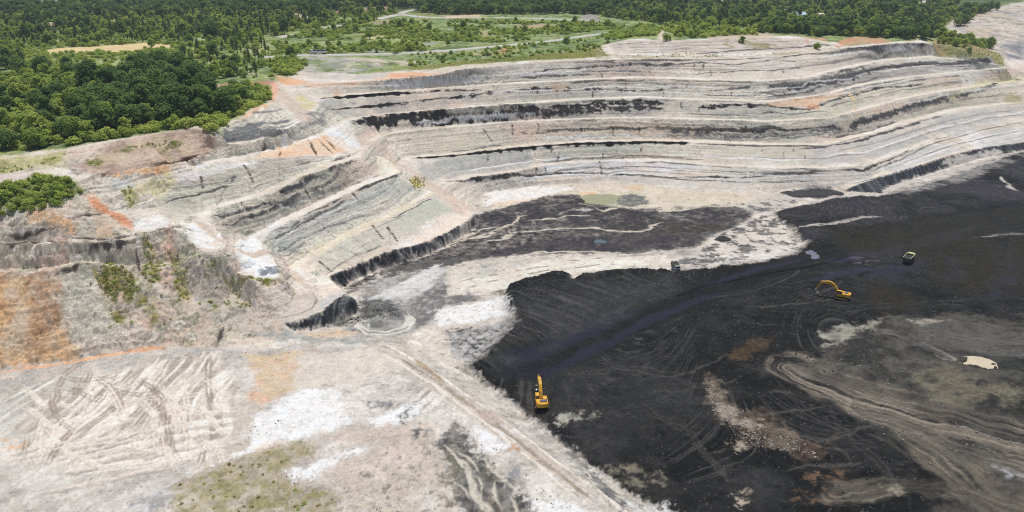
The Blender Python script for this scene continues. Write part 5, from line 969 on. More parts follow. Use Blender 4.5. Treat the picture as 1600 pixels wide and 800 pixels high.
ZONES = [  # outline, spacing, kinds, label for the larger ones (trees, shrubs), options
 ([(180,150),(215,118),(262,108),(322,134),(338,165),(330,188),(300,193),(240,198),(180,210),(130,213),(118,190)], 5.6, [('grove',9),('broad',1)], 'in the dense grove at the pit rim', {}),
 ([(-250,255),(0,238),(100,227),(170,213),(130,213),(118,190),(180,150),(215,118),(100,122),(-250,135)], 5.6, [('broad',5),('grove',1.6),('young',4),('bush',2)], 'in the wood left of the dense grove', dict(smin=.65)),
 ([(100,232),(170,219),(250,206),(300,198),(330,207),(345,201),(362,187),(380,179),(394,166),(420,159),(423,142),(398,139),(352,149),(338,165),(330,188),(300,193),(240,198),(180,210),(100,227)], 3.4, [('bush',6),('shrub',3),('young',1)], 'along the rim below the grove', {}),
 ([(352,152),(385,138),(398,150),(392,165),(365,180),(350,185),(338,170)], 6, [('grove',5),('broad',3)], 'between the red track and the banded face', dict(smin=.6, smax=.9)),
 ([(-250,135),(100,122),(215,118),(262,108),(335,130),(430,123),(445,108),(430,88),(400,60),(-250,60)], 4.8, [('broad',2.2),('young',3.5),('slim',3),('bush',9),('shrub',4),('grove',.6)], 'on the plateau behind the grove', dict(cover=.85, clump=(.03, .8), smin=.4, smax=.95)),
 ([(430,120),(445,125),(470,112),(480,100),(455,92),(425,95)], 3.6, [('bush',4),('shrub',2)], 'at the corner of the pit rim', {}),
 ([(425,85),(640,80),(860,60),(1000,42),(930,36),(640,32),(585,36),(400,60)], 4.0, [('bush',9),('shrub',3),('young',1.2),('broad',.35)], 'between the two gravel roads', dict(cover=.8, clump=(.03, .62), smin=.35, smax=.95)),
 ([(640,106),(760,93),(880,84),(935,76),(1000,55),(860,66),(730,79),(640,86)], 3.6, [('bush',6),('shrub',3),('tuftg',4)], 'between gravel road and pit rim', dict(cover=.7, clump=(.04, .7), smin=.25, smax=.75, need_green=False)),
 ([(-250,60),(400,60),(585,34),(620,20),(400,18),(-250,30)], 6.0, [('broad',2.5),('young',4),('slim',3.5),('grove',1.2),('bush',8),('shrub',3)], 'on the far plateau beyond the sand bank', dict(cover=.85, clump=(.015, .72), smin=.45)),
 ([(-250,32),(400,22),(640,14),(740,2),(640,-9),(-250,-9)], 8.5, [('grove',5),('broad',2)], 'in the far dark belt', dict(cover=.9, clump=(.008, .75))),  # dark-leaved trees stand in for the cloud shadow over this belt
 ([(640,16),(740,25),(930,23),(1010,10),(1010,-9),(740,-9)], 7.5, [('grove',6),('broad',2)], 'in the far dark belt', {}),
 ([(930,24),(1010,10),(1010,-9),(1500,-9),(1490,22),(1470,48),(1455,58),(1390,55),(1300,51),(1200,46),(1100,42),(1030,38)], 7.2, [('broad',5),('grove',2),('young',4),('slim',2.5),('bush',2)], 'in the forest above the right wall', dict(smin=.55)),
 ([(1180,47),(1250,48),(1390,54),(1455,60),(1452,64),(1390,60),(1330,57),(1250,54),(1180,52)], 5.0, [('grove',4),('broad',4)], 'in the front row along the orange rim', dict(smin=.6, smax=.95, need_green=False)),
 ([(1030,44),(1100,46),(1180,50),(1180,56),(1060,60)], 6.5, [('bush',4),('young',2)], 'above the upper scarp', dict(need_green=False)),
 ([(1000,40),(1060,44),(1100,52),(1020,56),(960,62),(940,58)], 5.0, [('bush',4),('shrub',2)], 'above the upper scarp', {}),
 ([(1452,58),(1500,64),(1550,71),(1552,76),(1500,74),(1462,68)], 5.0, [('shrub',4),('young',3),('broad',1)], 'on the far right shoulder of the pit', dict(need_green=False, smin=.7)),
 ([(1462,70),(1530,80),(1555,90),(1530,92),(1470,82)], 8, [('shrub',3),('tuft',3)], 'on the far right shoulder of the pit', dict(need_green=False, cover=.35)),
 ([(1490,40),(1500,20),(1580,8),(1560,14),(1520,26),(1506,44)], 7, [('grove',3),('broad',3)], 'at the edge of the second pit', dict(need_green=False)),
 ([(-200,305),(0,292),(30,284),(60,275),(92,281),(126,297),(128,303),(84,321),(43,326),(0,330),(-200,335)], 2.0, [('bush',5),('shrub',4)], 'on the green knoll of the left wall', dict(smin=.3, smax=.95)),
 ([(0,330),(43,326),(84,321),(128,303),(131,307),(84,330),(43,335),(0,342)], 2.6, [('shrub',5),('bush',3)], 'on the green knoll of the left wall', dict(smin=.5, smax=.9, need_green=False, cover=.6)),
]
allp = []
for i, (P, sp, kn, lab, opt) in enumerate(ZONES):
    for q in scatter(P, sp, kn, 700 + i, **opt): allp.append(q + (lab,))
LONE = [(454,92,'grove',.75),(362,118,'grove',.85),(885,70,'shrub',1.5),(984,58,'shrub',1.3),(1042,64,'shrub',1.6),(1159,67,'shrub',1.2),(1276,76,'shrub',1.4),(950,62,'shrub',1.0),(660,80,'shrub',1.5),(640,78,'shrub',1.8),(1075,50,'broad',.6),(620,84,'shrub',1.2),(700,72,'broad',.6)]
LONE_LAB = {0: 'single dark tree beside the gravel road left of the long truck', 1: 'single round dark tree standing apart behind the red track'}
for i, (px, py, k, s) in enumerate(LONE):
    x, y, z = spot(px, py); allp.append((x, y, z, k, s, i * 1.3, to_px(x, y, z)[2], '#' + LONE_LAB.get(i, 'small dark trees and shrubs standing singly near the far rim')))
TREEK = ('grove', 'broad', 'young', 'slim')
WORD = dict(grove='dark broad tree', broad='green broad tree', young='light green young tree', slim='slim pale tree', bush='bright green bush', shrub='mid green bush')
def place(q, i):
    x, y, z, k, s, rz, d, lab = q; cm, tm, h = KINDS[k][i % len(KINDS[k])]
    root = bpy.data.objects.new('tree' if k in TREEK else 'bush', None); COL.objects.link(root); root.location = (x, y, z - .1); root.rotation_euler = (0, 0, rz); root.scale = (s * (1 + .12 * math.sin(i * 1.7)), s * (1 + .12 * math.cos(i * 2.3)), s * (1 + .16 * math.sin(i * 3.1)))
    root.empty_display_size = .5
    c = bpy.data.objects.new('crown', cm); COL.objects.link(c); c.parent = root
    t = bpy.data.objects.new('trunk' if k in TREEK else 'stem', tm); COL.objects.link(t); t.parent = root
    if lab[0] == '#': 
        L = lab[1:]; tag(root, L if i < 2 or 'single' in L else WORD[k] + ' standing singly near the far rim of the pit', 'tree' if k in TREEK else 'bush', None if 'single ' in L[:7] else 'small lone trees and bushes near the far rim')
    else:
        sz = 'large ' if s > 1.05 else 'small ' if s < .85 else 'medium sized '
        tag(root, sz + WORD[k] + ' ' + lab, 'tree' if k in TREEK else 'bush', sz + WORD[k] + ' ' + lab)
def size_px(q): return KINDS[q[3]][0][2] * q[4] / q[6]
def in_frame(q):
    px, py, d = to_px(q[0], q[1], q[2]); return -5 < px < 1605 and py > 2
woods = sorted([q for q in allp if q[3] in TREEK], key=lambda q: -size_px(q) * in_frame(q)); low = sorted([q for q in allp if q[3] in ('bush', 'shrub')], key=lambda q: -size_px(q) * in_frame(q)); rest_t = [q for q in allp if q[3] in ('tuft', 'tuftg')]
first = [q for q in woods if q[7][0] == '#']; woods = first + [q for q in woods if q[7][0] != '#']
first = [q for q in low if q[7][0] == '#']; low = first + [q for q in low if q[7][0] != '#']
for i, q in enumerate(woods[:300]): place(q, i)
for i, q in enumerate(low[:300]): place(q, i)
# tufts of grass and scrub on slopes and on the near bench
GRASSY = [([(148,420),(170,412),(205,425),(215,450),(205,470),(170,465),(155,445)], .7, .55), ([(222,365),(236,372),(240,400),(230,420),(224,395)], .9, .7), ([(232,400),(258,412),(250,440),(235,450),(222,425)], .9, .6), ([(262,385),(290,400),(300,460),(280,470),(270,430)], .9, .45), ([(172,480),(195,490),(192,508),(176,500)], 1, .5), ([(320,460),(340,470),(338,495),(325,480)], 1, .4), ([(290,400),(320,395),(380,440),(400,480),(340,470)], 1.1, .25),
          ([(372,440),(380,436),(430,436),(437,438),(420,446),(375,449)], .8, .9), ([(640,282),(648,276),(664,278),(664,292),(648,296)], 1.2, .8), ([(185,235),(250,215),(290,225),(270,232),(215,232)], 1.2, .4), ([(130,245),(160,252),(150,262),(135,255)], 1.2, .4), ([(280,755),(400,706),(470,690),(490,712),(430,738),(520,770),(515,820),(275,820)], .9, .06), ([(100,420),(300,400),(330,500),(150,530)], 1.6, .10), ([(190,295),(205,292),(212,310),(204,322),(194,312)], 1.1, .7), ([(-100,262),(0,262),(60,252),(100,242),(115,240),(60,260),(0,272)], 1.2, .5), ([(640,104),(760,92),(880,82),(940,74),(950,88),(800,96)], 2.2, .5), ([(1240,82),(1100,90),(960,90),(1000,84),(1180,86)], 2, .3), ([(1462,84),(1530,94),(1568,100),(1550,80),(1500,70),(1460,66)], 2, .5)]
for i, (P, sp, cv) in enumerate(GRASSY): rest_t += [q + ('',) for q in scatter(P, sp, [('tuft', 3), ('tuftg', 2)], 800 + i, cover=cv, need_green=False, smin=.5, smax=1.1)]
hidden = bpy.data.collections.new('plant_kinds'); ORDER = []; 
for k in KINDS:
    for i, (cm, tm, h) in enumerate(KINDS[k]):
        me = bpy.data.meshes.new('plant'); bm = bmesh.new(); bm.from_mesh(cm); nb = len(bm.faces); bm.from_mesh(tm); bm.faces.ensure_lookup_table()
        for f in bm.faces[nb:]: f.material_index = 1
        bm.to_mesh(me); bm.free(); me.materials.append(cm.materials[0]); me.materials.append(M_BARK)
        o = bpy.data.objects.new('plant_%03d' % len(ORDER), me); hidden.objects.link(o); ORDER.append((k, i))
def mass(name, Q, label):
    if not Q: return
    ids = {}
    for n_, (k, i) in enumerate(ORDER): ids.setdefault(k, []).append(n_)
    me = bpy.data.meshes.new(name); V = np.array([(q[0], q[1], q[2] - .1) for q in Q], np.float32); me.vertices.add(len(V)); me.vertices.foreach_set('co', V.ravel())
    a = me.attributes.new('pick', 'INT', 'POINT'); a.data.foreach_set('value', np.array([ids[q[3]][n % len(ids[q[3]])] for n, q in enumerate(Q)], np.int32))
    a = me.attributes.new('turn', 'FLOAT_VECTOR', 'POINT'); a.data.foreach_set('vector', np.array([(0, 0, q[5]) for q in Q], np.float32).ravel())
    a = me.attributes.new('size', 'FLOAT', 'POINT'); a.data.foreach_set('value', np.array([q[4] for q in Q], np.float32)); me.update()
    o = bpy.data.objects.new(name, me); COL.objects.link(o); tag(o, label, kind='stuff')
    ng = bpy.data.node_groups.new(name, 'GeometryNodeTree'); ng.interface.new_socket('Geometry', in_out='INPUT', socket_type='NodeSocketGeometry'); ng.interface.new_socket('Geometry', in_out='OUTPUT', socket_type='NodeSocketGeometry')
    N = ng.nodes; gi = N.new('NodeGroupInput'); go = N.new('NodeGroupOutput'); ip = N.new('GeometryNodeInstanceOnPoints'); ci = N.new('GeometryNodeCollectionInfo'); ci.inputs['Collection'].default_value = hidden; ci.inputs['Separate Children'].default_value = True; ci.inputs['Reset Children'].default_value = True
    def named(nm, t):
        q = N.new('GeometryNodeInputNamedAttribute'); q.data_type = t; q.inputs['Name'].default_value = nm; return [s for s in q.outputs if s.enabled and s.name == 'Attribute'][0]
    e2r = N.new('FunctionNodeEulerToRotation')
    L = ng.links; L.new(gi.outputs[0], ip.inputs['Points']); L.new(ci.outputs[0], ip.inputs['Instance']); ip.inputs['Pick Instance'].default_value = True
    L.new(named('pick', 'INT'), ip.inputs['Instance Index']); L.new(named('turn', 'FLOAT_VECTOR'), e2r.inputs[0]); L.new(e2r.outputs[0], ip.inputs['Rotation']); L.new(named('size', 'FLOAT'), ip.inputs['Scale']); L.new(ip.outputs[0], go.inputs[0])
    md = o.modifiers.new('scatter', 'NODES'); md.node_group = ng
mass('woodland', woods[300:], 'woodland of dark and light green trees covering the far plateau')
mass('undergrowth', low[300:], 'low bright bushes spread over the plateau between the roads')
mass('scrub', rest_t, 'tufts of dry grass and scrub on the slopes and benches')
print('plants', len(woods), len(low), len(rest_t))

# ------------------------------------------------------------------ machines, buildings, poles, rocks
M_YEL = simple_mat('yellow_paint', K(216, 162, 48), .5, 0, .4); M_BLK = simple_mat('black_steel', K(44, 44, 44), .6, .2); M_TYRE = simple_mat('tyre_rubber', K(34, 34, 34), .85); M_GLASS = simple_mat('dark_glass', K(60, 72, 80), .12, 0, .6)
M_GREY = simple_mat('engine_cover_grey', K(92, 92, 104), .6); M_STEEL = simple_mat('worn_steel', K(150, 142, 128), .4, .6); M_WHITE = simple_mat('white_paint', K(226, 226, 222), .4); M_OLIVE = simple_mat('olive_paint', K(84, 86, 68), .6); M_LIME = simple_mat('pale_yellow_paint', K(206, 202, 140), .5); M_COAL = simple_mat('coal_lumps', K(46, 45, 44), .8, nz=1.0); M_RUST = simple_mat('dark_bed_steel', K(72, 66, 62), .7)
def poly_prism(prof, x0, x1):
    """profile in the Y-Z plane extruded along X"""
    n = len(prof); V = [(x0, a, b) for a, b in prof] + [(x1, a, b) for a, b in prof]
    F = [tuple(range(n)), tuple(range(2 * n - 1, n - 1, -1))] + [(i, i + n, (i + 1) % n + n, (i + 1) % n) for i in range(n)]
    return V, F
def part(name, mat, geos, parent, bev=.04, seg=2):
    bm = bmesh.new()
    for V, F in geos:
        vs = [bm.verts.new(v) for v in V]
        for f in F:
            try: bm.faces.new([vs[i] for i in f])
            except ValueError: pass
    bmesh.ops.recalc_face_normals(bm, faces=bm.faces[:])
    if bev:
        es = [e for e in bm.edges if len(e.link_faces) == 2 and e.calc_face_angle(0) > .5]
        bmesh.ops.bevel(bm, geom=es, offset=bev, segments=seg, affect='EDGES', clamp_overlap=True)
    me = bpy.data.meshes.new(name); bm.to_mesh(me); bm.free(); me.materials.append(mat)
    o = bpy.data.objects.new(name, me); COL.objects.link(o); o.parent = parent
    return o
def bx(x0, x1, y0, y1, z0, z1, tx=0, ty=0):
    """box, its top face drawn in by tx, ty"""
    V = [(x0, y0, z0), (x1, y0, z0), (x1, y1, z0), (x0, y1, z0), (x0 + tx, y0 + ty, z1), (x1 - tx, y0 + ty, z1), (x1 - tx, y1 - ty, z1), (x0 + tx, y1 - ty, z1)]
    return V, [(3, 2, 1, 0), (4, 5, 6, 7), (0, 1, 5, 4), (1, 2, 6, 5), (2, 3, 7, 6), (3, 0, 4, 7)]
def cyl(c, r, axis, l, n=16):
    a, b = {'x': (1, 2), 'y': (2, 0), 'z': (0, 1)}[axis]; ax = 'xyz'.index(axis); V = []
    for s in (-.5, .5):
        for i in range(n):
            v = [0, 0, 0]; t = 2 * math.pi * i / n; v[a] = r * math.cos(t); v[b] = r * math.sin(t); v[ax] = s * l; V.append(tuple(v[k] + c[k] for k in range(3)))
    return V, [tuple(range(n - 1, -1, -1)), tuple(range(n, 2 * n))] + [(i, (i + 1) % n, n + (i + 1) % n, n + i) for i in range(n)]
def rod(a, b, r, n=8):
    V = []; F = []; limb(V, F, a, b, r, r, n); return V, F
def root(name, x, y, z, rz, label, cat, group=None, s=1.0):
    o = bpy.data.objects.new(name, None); COL.objects.link(o); o.location = (x, y, z); o.rotation_euler = (0, 0, rz); o.scale = (s, s, s); return tag(o, label, cat, group)
def seat_on_ground(x, y, rz, half=1.4, ln=2.2):
    c, s = math.cos(rz), math.sin(rz); P = np.array([(a * half, b * ln) for a in (-1, 0, 1) for b in (-1, -.5, 0, .5, 1)])
    return float(np.percentile(hgt(x + P[:, 0] * c - P[:, 1] * s, y + P[:, 0] * s + P[:, 1] * c), 75))
def excavator(px, py, az, label, stick_swing=0.0, reach=1.0):
    x, y, z = spot(px, py); rz = -az; z = seat_on_ground(x, y, rz)
    t = root('excavator', x, y, z, rz, label, 'excavator', 'yellow excavators working the coal', 1.08)
    for sx in (-1, 1):     # crawler tracks
        prof = []; 
        for k in range(10): a = -math.pi / 2 + math.pi * k / 9; prof.append((1.75 + .46 * math.cos(a), .48 + .46 * math.sin(a)))
        for k in range(10): a = math.pi / 2 + math.pi * k / 9; prof.append((-1.75 + .46 * math.cos(a), .48 + .46 * math.sin(a)))
        tr = part('track', M_BLK, [poly_prism(prof, sx * 1.3 - .3, sx * 1.3 + .3)], t, .03, 1)
        g = [bx(sx * 1.3 - .34, sx * 1.3 + .34, -1.8 + k * .24, -1.8 + k * .24 + .13, .93, 1.0) for k in range(16)]
        part('track_pad', M_BLK, g, tr, 0)['kind'] = 'stuff'
        part('track_frame', M_YEL, [bx(sx * 1.3 + sx * .3 - .03, sx * 1.3 + sx * .3 + .03, -1.5, 1.5, .3, .66)], tr, .02)
        for k in (-1.75, 1.75): part('sprocket', M_STEEL, [cyl((sx * 1.3 + sx * .31, k, .48), .3, 'x', .1, 14)], tr, .01)
    part('undercarriage', M_BLK, [bx(-1.0, 1.0, -.8, .8, .35, .85), cyl((0, 0, .98), .72, 'z', .3, 20)], t, .03)
    h = part('house', M_YEL, [bx(-1.5, 1.5, -2.15, 1.35, 1.12, 1.42), bx(.35, 1.5, -1.9, 1.2, 1.42, 2.1, .06, .05), bx(-1.5, -.45, -1.9, -.15, 1.42, 2.15, .06, .05)], t, .05)
    part('engine_cover', M_GREY, [bx(-.62, 1.2, -1.75, -.75, 2.05, 2.36, .1, .1)], t, .04); part('engine_bonnet', M_YEL, [bx(-1.46, 1.46, -2.05, -.4, 1.42, 2.12, .05, .05)], t, .05)
    cwt = []
    for k in range(9): a = math.pi * (k / 8); cwt.append((-1.52 * math.cos(a), -2.1 - .62 * math.sin(a)))
    V = [(a, b, 1.05) for a, b in cwt] + [(a * .99, b, 2.15) for a, b in cwt]; n = len(cwt)
    part('counterweight', M_YEL, [(V, [tuple(range(n)), tuple(range(2 * n - 1, n - 1, -1))] + [(i, (i + 1) % n, (i + 1) % n + n, i + n) for i in range(n)])], t, .06)
    part('exhaust', M_BLK, [cyl((1.0, -1.35, 2.6), .08, 'z', .7, 10)], t, 0)
    cab = part('cab', M_YEL, [bx(-1.48, -.52, -.1, 1.5, 1.42, 1.9), bx(-1.48, -.52, -.1, 1.42, 2.88, 3.0, .03, .05)] + [bx(a, a + .09, b, b + .09, 1.9, 2.9) for a in (-1.48, -.61) for b in (-.1, .62, 1.36)], t, .02, 1)
    part('window', M_GLASS, [bx(-1.45, -.55, 1.38, 1.43, 1.9, 2.88)], cab, 0); part('window', M_GLASS, [bx(-1.45, -1.41, -.05, 1.38, 1.9, 2.88)], cab, 0); part('window', M_GLASS, [bx(-.59, -.55, -.05, 1.38, 1.9, 2.88)], cab, 0); part('window', M_GLASS, [bx(-1.45, -.55, -.07, -.03, 1.95, 2.88)], cab, 0)
    b = [(.75, 1.55), (1.5, 3.1), (2.6, 4.5), (3.5, 5.05), (4.6, 5.2), (6.0, 4.75), (6.75, 4.15), (6.6, 3.85), (5.4, 4.15), (4.2, 4.2), (3.3, 3.85), (2.4, 2.85), (1.35, 1.5)]
    b = [(a * reach if a > 3 else a, c) for a, c in b]; tip = (6.68 * reach, 4.0)
    part('boom', M_YEL, [poly_prism(b, -.34, .38)], t, .04)
    part('boom_cylinder', M_STEEL, [rod((-.32, 1.3, 1.5), (-.32, 3.3, 4.0), .1), rod((-.32, 1.3, 1.5), (-.32, 2.4, 2.9), .15)], t, 0); part('boom_cylinder', M_STEEL, [rod((.36, 1.3, 1.5), (.36, 3.3, 4.0), .1), rod((.36, 1.3, 1.5), (.36, 2.4, 2.9), .15)], t, 0); part('stick_cylinder', M_STEEL, [rod((.02, 3.6, 5.1), (.02, tip[0] - .1, tip[1] + .75), .11)], t, 0)
    q = stick_swing; c, s = math.cos(q), math.sin(q)
    def sw(P): return [(tip[0] + (a * c + d * s), tip[1] + (-a * s + d * c)) for a, d in P]
    part('stick', M_YEL, [poly_prism(sw([(-.1, .85), (.22, .8), (.35, .1), (.2, -2.8), (-.08, -2.85), (-.3, -.1)]), -.16, .2)], t, .03)
    part('bucket', M_STEEL, [poly_prism(sw([(-.1, -2.7), (.32, -2.75), (.2, -3.3), (-.25, -3.75), (-.85, -3.8), (-1.3, -3.45), (-1.15, -3.35), (-.75, -3.55), (-.35, -3.5), (-.05, -3.2)]), -.6, .64)] + [bx(-.6 + k * .31, -.48 + k * .31, *(lambda w: (w[0] - .16, w[0] + .02, w[1] - .06, w[1] + .06))(sw([(-1.28, -3.42)])[0])) for k in range(4)], t, .02)
    part('handrail', M_BLK, [rod((1.48, -1.9, 2.15), (1.48, -1.9, 2.75), .03), rod((1.48, .6, 2.1), (1.48, .6, 2.75), .03), rod((1.48, -1.9, 2.75), (1.48, .6, 2.75), .03)], t, 0)
excavator(846, 634, math.radians(-5), 'yellow excavator seen from behind beside the pale embankment, boom pointing away', stick_swing=-.2)
excavator(1314, 466, math.radians(-60), 'yellow excavator seen from the side, boom reaching left, below the parked dump truck', stick_swing=-.42)

def wheel(x, y, r, w, parent):
    o = part('wheel', M_TYRE, [cyl((x, y, r), r, 'x', w, 18)], parent, .05); part('rim', M_STEEL, [cyl((x + (w / 2 + .01) * (1 if x > 0 else -1), y, r), r * .5, 'x', .06, 12)], o, 0)
def dump_truck(px, py, az, label, cabm, bedm, rimm, s=1.0, load=True, group='trucks in the mine'):
    x, y, z = spot(px, py); rz = -az; z = seat_on_ground(x, y, rz, 1.2, 3.2)
    t = root('dump_truck', x, y, z, rz, label, 'truck', group, s)
    part('chassis', M_BLK, [bx(-.45, .45, -3.6, 3.7, .75, 1.1), bx(-1.2, 1.2, 3.5, 3.9, .55, 1.0)], t, .03)
    for sx in (-1, 1):
        for yy in (2.7, -1.5, -2.8): wheel(sx * 1.05, yy, .55, .42, t)
    cab = part('cab', cabm, [bx(-1.25, 1.25, 2.0, 3.85, .95, 1.9), bx(-1.22, 1.22, 2.0, 3.6, 2.75, 2.95, .06, .06)] + [bx(a, a + .14, b, b + .14, 1.9, 2.78) for a in (-1.23, 1.09) for b in (2.02, 3.5)] + [bx(-1.2, 1.2, 2.02, 2.12, 1.9, 2.78)], t, .04, 1)
    part('window', M_GLASS, [bx(-1.1, 1.1, 3.56, 3.61, 1.9, 2.76)], cab, 0); part('window', M_GLASS, [bx(-1.2, -1.15, 2.16, 3.5, 1.9, 2.76)], cab, 0); part('window', M_GLASS, [bx(1.15, 1.2, 2.16, 3.5, 1.9, 2.76)], cab, 0)
    for sx in (-1, 1): part('headlight', M_WHITE, [bx(sx * .9 - .16, sx * .9 + .16, 3.86, 3.9, 1.1, 1.3)], t, 0); part('mirror', M_BLK, [bx(sx * 1.42 - .09, sx * 1.42 + .09, 3.5, 3.58, 1.9, 2.4), rod((sx * 1.2, 3.5, 2.3), (sx * 1.42, 3.54, 2.3), .02)], t, 0)
    W = .1
    bed = part('tipper_body', bedm, [bx(-1.4, 1.4, -3.9, 1.75, 1.2, 1.35), bx(-1.4, -1.4 + W, -3.9, 1.75, 1.35, 2.75), bx(1.4 - W, 1.4, -3.9, 1.75, 1.35, 2.75), bx(-1.3, 1.3, 1.65, 1.75, 1.35, 2.95), bx(-1.3, 1.3, -3.9, -3.8, 1.35, 2.6)], t, .02, 1)
    part('rib', bedm, [bx(sx * 1.42 - .05, sx * 1.42 + .05, -3.7 + k * 1.05, -3.58 + k * 1.05, 1.25, 2.7) for k in range(6) for sx in (-1, 1)], bed, 0)['kind'] = 'stuff'
    part('rim_rail', rimm, [bx(1.3, 1.47, -3.95, 1.8, 2.75, 2.9), bx(-1.47, -1.3, -3.95, 1.8, 2.75, 2.9), bx(-1.45, 1.45, 1.62, 2.3, 2.96, 3.06)], bed, .02)
    if load:
        V = [(a, b, 2.35 + .55 * math.exp(-((b + 1) / 1.7) ** 2 - (a / .9) ** 2) + .08 * random.random()) for b in np.linspace(-3.75, 1.6, 12) for a in np.linspace(-1.28, 1.28, 7)]
        part('coal_load', M_COAL, [(V, [(r * 7 + c, r * 7 + c + 1, r * 7 + c + 8, r * 7 + c + 7) for r in range(11) for c in range(6)])], t, 0)
dump_truck(1419, 410, math.radians(42), 'dark dump truck with a pale yellow rim, seen from behind on the black coal', M_LIME, M_RUST, M_LIME, 1.0)
dump_truck(1055, 423, math.radians(176), 'pale grey cab dump truck facing the viewer at the edge of the coal', simple_mat('pale_grey_paint', K(150,150,148), .5), M_OLIVE, M_OLIVE, .8)
dx_, dy_, dz_ = spot(497, 85.5)
t = root('long_truck', dx_, dy_, dz_ + .3, math.radians(92), 'long truck with white cab and dark load on the gravel road above the pit', 'truck')
part('chassis', M_BLK, [bx(-.5, .5, -5.6, 5.2, .8, 1.15)], t, .02); cab = part('cab', M_WHITE, [bx(-1.25, 1.25, 3.3, 5.3, .8, 3.1, .05, .1)], t, .06); part('window', M_GLASS, [bx(-1.1, 1.1, 5.2, 5.27, 1.9, 2.8)], cab, 0)
for sx in (-1, 1): part('window', M_GLASS, [bx(sx * 1.22 - .03, sx * 1.22 + .03, 4.0, 5.0, 1.9, 2.7)], cab, 0)
part('trailer', M_WHITE, [bx(-1.3, 1.3, -5.7, 2.9, 1.15, 2.2)], t, .03); part('load', M_GREY, [bx(-1.25, 1.25, -5.6, 2.8, 2.2, 2.95, .15, .3)], t, .08)
for sx in (-1, 1):
    for yy in (4.2, 1.8, -3.4, -4.6): wheel(sx * 1.05, yy, .52, .4, t)
x, y, z = spot(244, 102)
t = root('parked_car', x, y, z + .1, math.radians(80), 'small white car on the track in the scrub at the left', 'car')
b = part('body', M_WHITE, [poly_prism([(-2.2, .35), (2.2, .35), (2.25, .75), (1.2, .95), (-2.15, .98)], -.88, .88)], t, .08); part('cabin', M_GLASS, [poly_prism([(-1.9, .95), (.9, .95), (.3, 1.48), (-1.5, 1.5)], -.78, .78)], t, .06); part('roof', M_WHITE, [bx(-.74, .74, -1.45, .25, 1.49, 1.55)], t, .02)
for sx in (-1, 1):
    for yy in (-1.35, 1.4): wheel(sx * .8, yy, .33, .22, t)

def house(px, py, rz, w, l, h, wallm, roofm, label, flat=False):
    x, y, z = spot(px, py); t = root('house', x, y, z, rz, label, 'house'); z0 = -1
    part('wall', wallm, [bx(-w / 2, w / 2, -l / 2, l / 2, z0, h), poly_prism([(-l / 2, h), (l / 2, h), (0, h + l * .28)], -w / 2, w / 2)], t, 0)
    e = .5; rh = l * .28
    for s in (-1, 1):
        V = [(-w / 2 - e, s * (l / 2 + e), h - .56 * e + .05), (w / 2 + e, s * (l / 2 + e), h - .56 * e + .05), (w / 2 + e, 0, h + rh + .05), (-w / 2 - e, 0, h + rh + .05)]; V += [(a, b, c + .14) for a, b, c in V]
        part('roof', roofm, [(V, [(0, 1, 2, 3), (7, 6, 5, 4), (0, 4, 5, 1), (1, 5, 6, 2), (2, 6, 7, 3), (3, 7, 4, 0)])], t, 0)
    part('door', M_OLIVE, [bx(-.5, .5, -l / 2 - .05, -l / 2 + .02, 0, 2.1)], t, 0)
    for a in (-w * .32, w * .32):
        f = part('window', M_WHITE, [bx(a - .75, a + .75, -l / 2 - .06, -l / 2 + .02, .9, 2.1)], t, 0); part('pane', M_GLASS, [bx(a - .62, a + .62, -l / 2 - .08, -l / 2 - .05, 1.02, 1.98)], f, 0)
M_BLUER = simple_mat('pale_blue_roof', K(176, 196, 214), .4, .2); M_TANR = simple_mat('tan_roof', K(176, 160, 132), .8); M_CREAM = simple_mat('cream_wall', K(214, 204, 184), .8); M_WALLW = simple_mat('white_wall', K(220, 220, 216), .8)
house(1246, 30, .15, 14, 9, 4.5, M_WALLW, M_BLUER, 'white house with a pale blue roof among the trees at upper right'); house(1231, 24, -.2, 9, 8, 4.2, M_CREAM, M_TANR, 'tan roofed house left behind the pale blue roofed house'); house(1278, 30, .3, 10, 7, 4, M_CREAM, M_CREAM, 'cream house among trees right of the pale blue roofed house')
house(78, 48, .4, 9, 9, 4.5, M_CREAM, M_TANR, 'small hut with a tan hipped roof in the trees at far left'); house(4, 12, 0, 24, 14, 5, M_WALLW, M_BLUER, 'long pale blue roofed shed at the far upper left edge'); house(9, 50, .2, 5, 5, 3, M_WALLW, M_WALLW, 'tiny white hut among the trees at far left'); house(1128, 9, .1, 18, 10, 5, M_WALLW, M_WALLW, 'far white house above the forest, nearest the frame top centre right'); house(1172, 6, -.1, 14, 10, 5, M_WALLW, M_BLUER, 'far pale roofed house at the frame top, right of the far white house'); house(216, 56, .3, 8, 6, 3.4, M_WALLW, M_WALLW, 'white shed on the bare clearing behind the sand bank')
M_POLE = simple_mat('pole_concrete', K(186, 182, 172), .8)
pole0 = None
